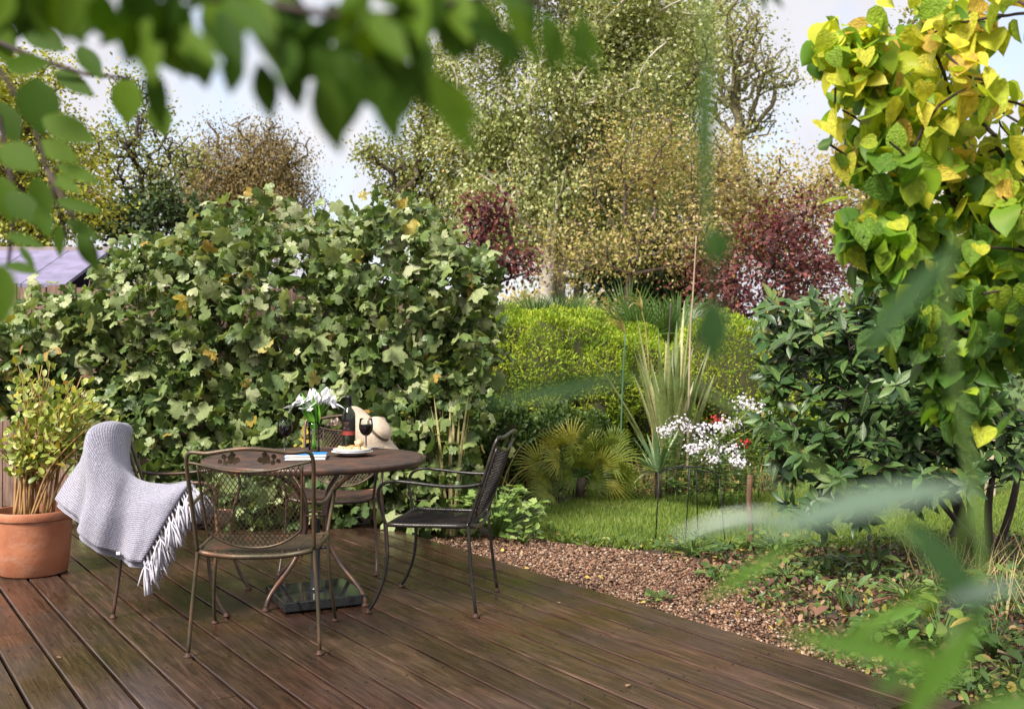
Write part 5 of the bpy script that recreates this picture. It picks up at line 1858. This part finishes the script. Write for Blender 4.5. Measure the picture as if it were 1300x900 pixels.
BED = [(1.0, 6.75), (2.2, 6.9), (3.6, 7.3), (5.5, 7.5), (5.5, 2.6), (1.9, 2.6), (1.2, 3.7), (1.35, 4.5), (1.25, 5.4), (1.15, 6.1)]
n = 24000
p = np.column_stack([rng.uniform(.9, 4.2, n), rng.uniform(2.7, 7.4, n), np.zeros(n)])
p = p[inpoly(p, BED) & off_deck(p, .03)]
p[:, 2] = GZ + rng.uniform(-.005, .022, len(p))
Rm = leaf_orient(len(p), norm(rng.normal(size=(len(p), 3)) * np.array([1, 1, .1])), 1.0, .1, .35, .0)
dens = np.sin(p[:, 0] * 5.1 + 1) * np.sin(p[:, 1] * 4.3)
lit = rng.random(len(p)) < .55 + .3 * dens
g = leaf_mass('leaf_litter', [OVALW, GER[0]] if False else OVALW, p[lit], Rm[lit], rng.uniform(.02, .055, lit.sum()), np.clip(rng.beta(1.3, 1.6, lit.sum()), 0, 1), L_litter, None)
g['label'] = 'brown leaf litter covering the bed between deck and laurel'
g['category'] = 'leaf litter'
q = p[~lit]
q[:, 2] += rng.random(len(q)) * (.04 + .05 * np.clip(q[:, 0] - 1.6, 0, 1))
g = leaf_mass('bed_ivy', OVAL, q, leaf_orient(len(q), norm(rng.normal(size=(len(q), 3))), .9, .2, .5, .1), rng.uniform(.018, .045, len(q)), rng.random(len(q)), L_cover, None)
g['label'] = 'small dark green creeping leaves over the shaded bed'
g['category'] = 'ground cover'
n = 700
p = np.column_stack([rng.uniform(-.6, 1.5, n), rng.uniform(4.2, 7.3, n), np.full(n, GZ + .014)])
p = p[inpoly(p, GRAVEL) & off_deck(p, .03)]
g = leaf_mass('gravel_litter', OVALW, p, leaf_orient(len(p), norm(rng.normal(size=(len(p), 3)) * np.array([1, 1, .1])), 1.0, .1, .35, .0), rng.uniform(.018, .042, len(p)), rng.random(len(p)), L_litter, None)
g['label'] = 'small dead leaves scattered over the pea gravel'
g['category'] = 'leaf litter'
# rough grass and dry stems right edge
n = 380
p = np.column_stack([rng.uniform(2.4, 3.4, n), rng.uniform(4.6, 6.4, n), np.full(n, GZ)])
Rm = frames(norm(rng.normal(size=(n, 3)) * .45 + np.array([0, 0, 1])), norm(rng.normal(size=(n, 3)))) * np.array([.03, 1, 1])[None, None]
g = leaf_mass('dry_grass', BLADE, p, Rm, rng.uniform(.1, .38, n), rng.random(n), L_straw, None)
g['label'] = 'wispy dry grass under the laurel trunks at the right edge'
g['category'] = 'grass'

ex = np.array([LAWN[i] for i in range(0, 7)], float)
n = 1500
k = rng.integers(0, len(ex) - 1, n)
t_ = rng.random((n, 1))
q = ex[k] * (1 - t_) + ex[k + 1] * t_ + rng.normal(size=(n, 2)) * np.array([.07, .06])
q3 = np.column_stack([q, GZ + rng.random(n) * .045])
lo = rng.random(n) < .6
g = leaf_mass('lawn_edge_weeds', OVAL, q3[lo], leaf_orient(lo.sum(), norm(rng.normal(size=(lo.sum(), 3))), .9, .2, .5, .1), rng.uniform(.018, .045, lo.sum()), rng.random(lo.sum()), L_cover, None)
g['label'] = 'small weeds and leaves along the ragged lawn edge'
g['category'] = 'weeds'
q4 = np.column_stack([q[~lo], np.full((~lo).sum(), GZ - .004)])
m_ = len(q4)
Rm = frames(norm(rng.normal(size=(m_, 3)) * .5 + np.array([0, -.3, .8])), norm(rng.normal(size=(m_, 3)))) * np.array([.12, 1, 1])[None, None]
g = leaf_mass('lawn_edge_tufts', BLADE, np.repeat(q4, 4, 0) + rng.normal(size=(m_ * 4, 3)) * np.array([.012, .012, 0]), np.repeat(Rm, 4, 0), rng.uniform(.04, .09, m_ * 4), rng.random(m_ * 4), L_grass, None)
g['label'] = 'longer grass tufts hanging over the lawn edge'
g['category'] = 'grass'

# single fallen leaves
MAPLE = leaf_radial([.12, .5, .22, .55, .24, .6, .24, .55, .22, .5], [-90, -35, -10, 25, 55, 90, 125, 155, 190, 215], .4, .35, .08, 12)
cols = {'yellow': .99, 'tan': .86, 'brown': .45, 'rust': .6}
fl = [(945, 700, .15, 'yellow', MAPLE, 'broad yellow maple leaf lying beside the wooden stake'), (916, 716, .15, 'rust', MAPLE, 'pinkish brown maple leaf lying below the wire hoop'),
      (1020, 752, .10, 'tan', OVALW, 'pale tan fallen leaf standing on edge in the dark ivy'), (1065, 768, .08, 'rust', MAPLE, 'rust orange maple leaf in the litter beside the seedling'),
      (1035, 782, .10, 'brown', OVALW, 'pinkish brown leaf left of the whitish leaf'), (1053, 790, .085, 'tan', OVALW, 'whitish dried leaf in front of the litter bed'), (1076, 781, .08, 'yellow', OVALW, 'yellow fallen leaf right of the whitish leaf'),
      (1206, 796, .10, 'yellow', OVALW, 'bright yellow leaf resting on the hellebore'), (1165, 851, .08, 'tan', OVALW, 'tan curled leaf by the deck corner'), (1180, 858, .055, 'tan', OVALW, 'small pale round leaf right of the deck corner'),
      (1258, 889, .07, 'tan', OVALW, 'pale leaf in the bottom right corner'), (1100, 768, .11, 'brown', OVALW, 'large brown leaf behind the whitish leaf'), (1292, 840, .11, 'tan', OVALW, 'large pale curled leaf at the right edge'),
      (1148, 735, .08, 'tan', OVALW, 'pale leaf under the laurel branches'), (1080, 845, .06, 'brown', OVALW, 'brown leaf tucked against the deck edge'), (568, 678, .085, 'yellow', OVALW, 'yellow leaf on the gravel behind the black chair')]
for px, py, s_, c_, tpl, lb in fl:
    z = GZ + (.035 if 'hellebore' not in lb else .2)
    o = link('fallen_leaf', tpl_meshes('fallen_' + ('m' if tpl is MAPLE else 'o'), tpl, L_litter)[0])
    q = on(px, py, z)
    o.location = q
    o.rotation_euler = (R(random.uniform(15, 40)), R(random.uniform(-15, 15)), random.uniform(0, 6.28) if tpl is not MAPLE else R(160))
    o.scale = (s_, s_, s_)
    o.color = (cols[c_], 0, 0, 1)
    tag(o, lb, 'leaf', 'fallen autumn leaves')
for px, py, s_, lb in ((799, 868, .035, 'small rusty leaf on the bare deck near the bottom edge'), (708, 764, .03, 'small brown leaf on the deck in front of the gravel'), (120, 691, .045, 'curled orange leaf on the deck beside the terracotta pot'),
                       (77, 835, .03, 'tiny tan leaf in a deck joint at lower left'), (605, 652 + 120, .02, 'tiny leaf by the rear foot of the black chair')):
    o = link('fallen_leaf', tpl_meshes('fallen_o', OVALW, L_litter)[0])
    q = on(px, py, .006)
    o.location = q
    o.rotation_euler = (R(8), R(random.uniform(-10, 10)), random.uniform(0, 6.28))
    o.scale = (s_,) * 3
    o.color = (.72, 0, 0, 1)
    tag(o, lb, 'leaf', 'fallen leaves on the deck')
# ------------------------------------------------------------------ background trees


def gnd(px, D):
    return np.array([(px - 650) / F * D, D, GZ])


def env(D, lst, dd=None):
    k = D / F
    return [(*P(x, y, D), rx * k, (dd or (rx + ry) / 2) * k, ry * k) for x, y, rx, ry in lst]


def tr(px_list, D):
    return [P(x, y, D) for x, y in px_list]


# silver birch
D = 17.0
tree('silver_birch', 'silver birch with pale twin trunks and dense fluttering crown', gnd(692, D), env(D, [(690, 160, 160, 160), (600, 120, 90, 110), (810, 110, 110, 130), (720, 20, 160, 110), (640, 260, 90, 70), (780, 230, 100, 80), (690, -60, 170, 80), (600, 220, 60, 60)]), 680, 84000, .066, L_birch, M_birch,
     tr([(694, 400), (697, 330), (699, 260), (697, 190), (706, 120), (716, 40)], D), .14, .008, .17, bf=.45, inner=.10, droop=.8, weep=.10)
tree('silver_birch', 'second pale birch trunk leaning just right of the first', gnd(712, D + .3), env(D + .3, [(740, 200, 90, 90), (780, 60, 90, 110)]), 130, 11000, .066, L_birch, M_birch,
     tr([(709, 380), (714, 320), (716, 260), (724, 190), (745, 110)], D + .3), .13, .008, .24, bf=.45, inner=.1, droop=.8)
tree('poplar_tree', 'pale grey-green leafy tree filling the gap right of the birch crown', gnd(850, 22), env(22.0, [(850, 130, 60, 150), (870, 60, 50, 90), (830, 220, 60, 70)]), 260, 16000, .085, L_birch, M_bark,
     tr([(852, 420), (852, 330), (850, 250), (850, 160)], 22.0), .14, .010, .34, bf=.4, inner=.1, rr=(0, .8))
tree('autumn_tree', 'broad pale yellow-green canopy behind the birch trunks', gnd(730, 23), env(23.0, [(640, 290, 110, 50), (740, 280, 100, 60), (850, 290, 100, 60), (560, 280, 70, 40)]), 300, 17000, .085, L_birch, M_bark,
     tr([(735, 420), (735, 360), (738, 320)], 23.0), .12, .010, .40, bf=.35, inner=.1, rr=(.05, .95))
# pale orange foliage right of the birch
D = 15.0
tree('autumn_tree', 'small tree with pale orange leaves right of the birch trunks', gnd(800, D), env(D, [(760, 300, 90, 40), (880, 280, 80, 70), (735, 325, 60, 28), (840, 200, 80, 60), (910, 220, 60, 60), (780, 220, 60, 50)]), 340, 10500, .052, L_orange, M_bark,
     tr([(802, 420), (800, 350), (805, 300)], D), .05, .005, .20, bf=.35, lump=9)
D = 20.0
tree('autumn_tree', 'broad golden-orange tree behind the purple tree', gnd(1000, D), env(D, [(1000, 250, 110, 60), (920, 260, 70, 80), (1080, 230, 70, 50), (1000, 310, 120, 60), (1120, 300, 80, 80), (890, 320, 60, 50)]), 280, 18000, .075, L_orange, M_bark,
     tr([(1000, 420), (1003, 350), (1008, 300)], D), .10, .008, .26, bf=.35, rr=(.1, .9))
# half-bare tall tree
D = 27.0
tree('bare_tree', 'tall half-bare tree with thin olive leaves against the sky', gnd(935, D), env(D, [(930, 70, 75, 80), (890, 60, 40, 80), (985, 90, 40, 60), (930, 10, 60, 40), (960, 150, 40, 40)]), 620, 5200, .085, L_olive, M_barkgrey,
     tr([(935, 400), (936, 300), (938, 230), (936, 180), (934, 130)], D), .17, .011, .26, bf=.45, inner=.02)
# dark evergreen and hedge line behind the palms
D = 16.0
tree('evergreen_bush', 'dark evergreen bush below the orange tree', gnd(830, D), env(D, [(820, 335, 60, 45), (870, 350, 60, 40), (780, 350, 45, 35)]), 90, 6000, .09, L_dark, M_barkdark,
     tr([(830, 420), (830, 370)], D), .06, .008, .14)
D = 14.5
tree('purple_tree', 'purple-leaved small tree above the right end of the hedge', gnd(975, D), env(D, [(980, 325, 55, 45), (930, 360, 45, 35), (1030, 350, 45, 45), (960, 385, 60, 25), (1010, 290, 35, 30)]), 260, 6000, .062, L_purple, M_barkdark,
     tr([(975, 430), (975, 380), (978, 340)], D), .06, .006, .26, lump=8)
D = 13.5
tree('purple_tree', 'purple-leaved shrub peeping out behind the fig shrub', gnd(640, D), env(D, [(625, 270, 30, 25), (655, 330, 35, 22), (610, 300, 40, 30)]), 110, 1500, .065, L_purple, M_barkdark,
     tr([(635, 430), (632, 360)], D), .05, .006, .12)
# left side
D = 15.0
tree('golden_tree', 'yellow-green tree filling the far left edge', gnd(30, D), env(D, [(25, 170, 70, 120), (80, 240, 50, 70), (-40, 200, 80, 140), (40, 300, 60, 50), (120, 265, 30, 35), (40, 110, 50, 60)]), 320, 26000, .06, L_gold, M_bark,
     tr([(30, 430), (30, 330), (32, 250), (30, 180)], D), .13, .008, .20, bf=.35)
D = 20.0
tree('sparse_tree', 'thin-leaved olive tree with dark branches left of the brown tree', gnd(185, D), env(D, [(175, 170, 65, 60), (150, 200, 40, 60), (215, 200, 45, 60), (190, 250, 60, 40), (170, 120, 40, 30)]), 420, 4200, .075, L_olive, M_barkdark,
     tr([(188, 420), (187, 320), (184, 260), (180, 220)], D), .08, .008, .18, bf=.25, inner=.05)
tree('evergreen_bush', 'dark bush at the foot of the olive tree above the fig', gnd(190, 18), env(18, [(190, 270, 55, 30), (240, 270, 40, 30), (150, 285, 40, 25)]), 60, 3500, .10, L_dark, M_barkdark,
     tr([(190, 400), (190, 320)], 18), .06, .008, .16)
D = 26.0
tree('weeping_tree', 'rounded russet-brown weeping tree against the white sky', gnd(320, D), env(D, [(310, 205, 85, 55), (270, 220, 50, 60), (365, 220, 45, 50), (310, 250, 100, 50), (300, 165, 40, 25), (350, 175, 40, 25)]), 420, 46000, .062, L_brown, M_bark,
     tr([(320, 420), (320, 320), (318, 260), (315, 220)], D), .14, .010, .24, droop=1.8, lump=10, weep=.55)
D = 18.0
tree('sparse_tree', 'slender sparse tree with small leaves left of the birch', gnd(505, D), env(D, [(505, 205, 55, 55), (540, 170, 45, 60), (470, 195, 30, 30), (520, 250, 50, 35), (560, 230, 40, 50), (560, 130, 50, 60)]), 380, 9000, .065, L_olive, M_bark,
     tr([(508, 430), (507, 330), (506, 280), (507, 240)], D), .11, .008, .17, bf=.25, inner=.05)
# right side behind the heart-leaved tree
D = 17.0
tree('autumn_tree', 'russet tree glimpsed behind the yellow heart-leaved tree', gnd(1240, D), env(D, [(1220, 300, 90, 90), (1300, 260, 90, 120), (1180, 360, 60, 60), (1280, 400, 90, 60)]), 200, 8000, .10, L_orange, M_bark,
     tr([(1240, 450), (1242, 380), (1245, 320)], D), .11, .008, .22, rr=(0, .8))
D = 24.0
tree('olive_tree', 'olive tree top showing beyond the yellow tree near the sky gap', gnd(1150, D), env(D, [(1150, 120, 30, 90), (1190, 60, 50, 90), (1110, 240, 50, 40)]), 160, 3000, .12, L_olive, M_bark,
     tr([(1150, 420), (1152, 320), (1155, 250), (1158, 180)], D), .14, .010, .22)
# far hedge line closing the view
for k, (px, D, rx, ry, py, mt, lb) in enumerate(((560, 30, 110, 30, 420, L_dark, 'low far hedge behind the fig and hedge'), (760, 32, 130, 26, 400, L_orange, 'russet far thicket behind the birch trunks'), (1120, 30, 170, 45, 400, L_olive, 'olive far thicket behind the laurel'), (1330, 22, 120, 60, 420, L_dark, 'dark far hedge at the right edge beyond the lawn'))):
    tree('far_thicket', lb, gnd(px, D), env(D, [(px, py, rx, ry), (px - rx * .5, py + 8, rx * .6, ry), (px + rx * .5, py + 6, rx * .6, ry)]), 90, 6000, .16, mt, M_barkdark, tr([(px, 440), (px, 425)], D), .08, .01, .3, cat='thicket')

# ------------------------------------------------------------------ out-of-focus foliage close to the camera


def near_leaf(parent, origin, base, tip, width, tone, key, tpl, mat, roll=0.0):
    base, tip = np.array(base), np.array(tip)
    d = tip - base
    ln = np.linalg.norm(d)
    view = norm((base + tip) / 2 - np.array([0, 0, CAMZ]))
    nn = -view + np.array([0, 0, roll])
    Rm_ = frames(d[None], nn[None])
    me = tpl_meshes(key, tpl, mat)[0]
    wmax = np.abs(np.array([v.co.x for v in me.vertices])).max()
    ob = link('leaf', me, parent)
    m = Matrix.Identity(4)
    sx = width / 2 / wmax
    for a in range(3):
        m[a][0] = float(Rm_[0, a, 0]) * sx
        m[a][1] = float(Rm_[0, a, 1]) * ln
        m[a][2] = float(Rm_[0, a, 2]) * (sx + ln) * .5
        m[a][3] = float(base[a] - origin[a])
    ob.matrix_local = m
    ob.color = (tone, 0, 0, 1)


NEARL = leaf_profile([0.04, 0.17, 0.25, 0.27, 0.22, 0.12, 0.0], 0.22, 0.12)
NEARO = leaf_profile([0.06, 0.24, 0.33, 0.35, 0.30, 0.18, 0.02], 0.15, 0.10)

# overhanging branch along the top
D = .80
ob0 = np.array(P(-260, -160, .85 * .74))
over = thing('overhanging_branch', 'blurred leafy branch hanging across the top left close to the camera', 'branch', ob0)
NB = .74                                       # the branch hangs this much nearer than first measured
spine = [P(-260, -160, .85 * NB), P(-100, -70, .82 * NB), P(60, -25, .8 * NB), P(200, -10, .78 * NB), P(330, 5, .76 * NB), P(430, 20, .76 * NB), P(520, 15, .78 * NB), P(640, -5, .85 * NB), P(720, 20, .9 * NB)]
MB().tube([q - ob0 for q in catmull(spine, 5)], [.005, .004, .003, .002, .0012], 6).build('stem', M_barkdark, over)
bound = ([0, 60, 130, 170, 200, 240, 300, 345, 400, 432, 470, 505, 540, 600, 625, 700, 770], [40, 60, 60, 95, 150, 80, 95, 110, 110, 180, 110, 175, 130, 185, 80, 90, 80])
rs = np.random.default_rng(5)
for x in np.arange(-30, 600, 15.0):
    for _ in range(2):
        bx_ = x + rs.normal(0, 14)
        by_ = rs.uniform(-45, 75)
        ly = np.interp(bx_, *bound)
        ln = rs.uniform(55, 100)
        a = rs.normal(0, .5) + .15
        tx, ty = bx_ + ln * math.sin(a), by_ + ln * math.cos(a)
        if ty > ly - 6:
            by_ -= ty - ly + 6
            ty = ly - 6
        dz = rs.uniform(.68, .92) * NB
        near_leaf(over, ob0, P(bx_, by_, dz), P(tx, ty, dz + rs.normal(0, .02)), rs.uniform(26, 44) / F * dz, rs.random(), 'leaf_near', NEARL, L_near, .3)
for bx_, by_, tx, ty, w, dz in ((405, 95, 432, 194, 44, .72), (455, 80, 437, 170, 36, .73), (478, 90, 506, 186, 36, .72), (520, 100, 500, 160, 34, .72), (545, 105, 606, 194, 36, .70), (440, 70, 480, 140, 40, .72), (510, 80, 575, 150, 40, .71), (545, 90, 615, 160, 30, .70), (190, 80, 207, 168, 30, .85), (330, 80, 345, 152, 34, .75), (250, 50, 262, 112, 36, .8),
                               (365, 70, 380, 140, 34, .76), (300, 60, 292, 120, 30, .78), (400, 60, 425, 130, 36, .74), (475, 50, 520, 120, 36, .73),
                               (560, 10, 590, 75, 30, .85), (600, -5, 640, 66, 30, .85), (640, 0, 690, 84, 26, .88), (690, 10, 705, 108, 20, .9), (720, 30, 762, 104, 18, .9), (660, -20, 680, 40, 24, .9), (730, 10, 770, 88, 15, .9), (700, 20, 722, 100, 17, .9), (620, 30, 668, 82, 26, .88), (575, 20, 560, 70, 26, .85), (740, 20, 728, 92, 18, .9), (610, 0, 605, 60, 24, .87), (650, 40, 640, 96, 20, .88)):
    dz *= NB
    near_leaf(over, ob0, P(bx_, by_, dz), P(tx, ty, dz), w / F * dz, random.random(), 'leaf_near', NEARL, L_near, .3)

# twig at the left edge
tw0 = P(-160, -40, 1.2)
twig = thing('hanging_twig', 'slightly blurred twig with oval green leaves at the left edge', 'branch', tw0)
for path in ([(-160, -40), (-20, 60), (40, 150), (60, 215), (85, 300)], [(-60, 30), (60, 80), (110, 95), (165, 100)], [(-80, 40), (0, 150), (20, 260), (10, 340)], [(60, 215), (95, 280), (115, 330)]):
    MB().tube([P(x, y, 1.2) - tw0 for x, y in path], [.004, .002], 5).build('stem', M_barkdark, twig)
LL = [(45, 100, 52, 168, 52), (55, 150, 118, 178, 36), (160, 100, 162, 154, 38), (70, 92, 118, 120, 24), (8, 85, 60, 80, 28), (2, 185, 46, 214, 40), (50, 180, 98, 204, 28), (72, 210, 128, 232, 20), (62, 222, 102, 244, 18),
      (46, 225, 58, 282, 30), (72, 255, 128, 268, 18), (10, 245, 48, 282, 34), (85, 280, 124, 302, 18), (100, 298, 124, 342, 22), (74, 284, 76, 326, 14), (8, 298, 54, 312, 16), (10, 335, 48, 346, 15), (3, 335, 2, 412, 36), (50, 262, 62, 300, 22), (25, 312, 44, 340, 10), (-5, 130, 22, 178, 34), (0, 225, 14, 280, 34), (30, 38, 80, 62, 30), (100, 60, 128, 98, 26), (-8, 20, 10, 80, 36), (196, 130, 210, 170, 30)]
for a, b_, c, d, w in LL:
    dz = 1.2 + random.uniform(-.1, .1) if d < 400 else .7
    near_leaf(twig, tw0, P(a, b_, dz), P(c, d, dz - .02), w / F * dz, random.uniform(.3, 1), 'leaf_oval', NEARO, L_near, .25)

# twig hanging in front of the birch
h0 = P(893, -260, .42)
ht = thing('hanging_twig', 'very blurred dark leaf strip hanging at top centre right', 'branch', h0)
MB().tube([P(893, -260, .42) - h0, P(896, 60, .42) - h0, P(900, 280, .42) - h0, P(905, 400, .42) - h0], [.0010, .0006], 4).build('stem', M_stemgreen, ht)
for a, b_, c, d, w, tn in ((897, 60, 893, 285, 22, .15), (900, 290, 920, 335, 40, .3), (905, 380, 904, 460, 44, .1)):
    near_leaf(ht, h0, P(a, b_, .42), P(c, d, .42), w / F * .42, tn, 'leaf_lance', NEARL, L_lance, .6)
h1 = P(965, -200, .8)
ht = thing('hanging_twig', 'tiny dark leaf cluster cut by the top edge over the sky', 'branch', h1)
MB().tube([h1 - h1, P(965, -8, .8) - h1], .001, 4).build('stem', M_barkdark, ht)
for a, b_, c, d, w in ((960, -25, 937, 12, 9), (965, -25, 972, 16, 10), (968, -22, 996, 12, 9)):
    near_leaf(ht, h1, P(a, b_, .8), P(c, d, .8), w / F * .8, .2, 'leaf_near', NEARL, L_near)

# lance-leaved plant at lower right, very close
g0 = np.array([P(1200, 900, .42)[0], .42, GZ])
lp_ = thing('lance_leaved_plant', 'very blurred lance-leaved plant close to the camera at lower right', 'plant', g0)
stems = [[(1150, 1100), (1170, 900), (1215, 800), (1245, 768), (1240, 640), (1200, 400), (1215, 300)], [(1245, 768), (1180, 655)], [(1245, 768), (1300, 760)], [(1170, 900), (1210, 830)]]
st0 = [g0 + [0, 0, 0], P(1150, 1200, .42)] + [P(x, y, .42) for x, y in stems[0]]
MB().tube([q - g0 for q in catmull(st0, 3)], [.004, .003, .0022, .0018, .0008], 6).build('stem', M_stemgreen, lp_)
MB().tube([P(1245, 768, .42) - g0, P(1215, 700, .42) - g0, P(1235, 640, .40) - g0], [.0016, .0010], 5).build('stem', M_stemgreen, lp_)
MB().tube(catmull([P(1245, 768, .42) - g0, P(1100, 640, .45) - g0, P(900, 500, .47) - g0, P(800, 480, .48) - g0], 4), [.0012, .0005], 5).build('stem', M_stemgreen, lp_)
for a, b_, c, d, w, dz, tn, rl in ((1235, 620, 955, 664, 64, .34, .5, 2.0), (1010, 655, 850, 672, 26, .36, .4, 1.5), (1250, 785, 1150, 650, 44, .40, .1, .5), (1235, 850, 985, 800, 34, .36, .8, .2), (1245, 790, 1140, 920, 38, .34, .8, .2), (1215, 740, 1030, 830, 20, .42, .95, .1),
                                  (1010, 690, 885, 765, 18, .42, .9, .2), (1095, 450, 1222, 295, 34, .38, .1, .6), (1300, 745, 1190, 760, 30, .36, .3, 1.6), (1160, 860, 1105, 868, 26, .36, .6, .8),
                                  (1330, 890, 1220, 905, 34, .38, .8, .2), (800, 478, 600, 512, 22, .40, .1, .05)):
    wx = rl > 1.2
    near_leaf(lp_, g0, P(a, b_, dz), P(c, d, dz + .01), w / F * dz, tn, 'leaf_waxy' if wx else 'leaf_lance', NEARL, L_waxy if wx else L_lance, rl)
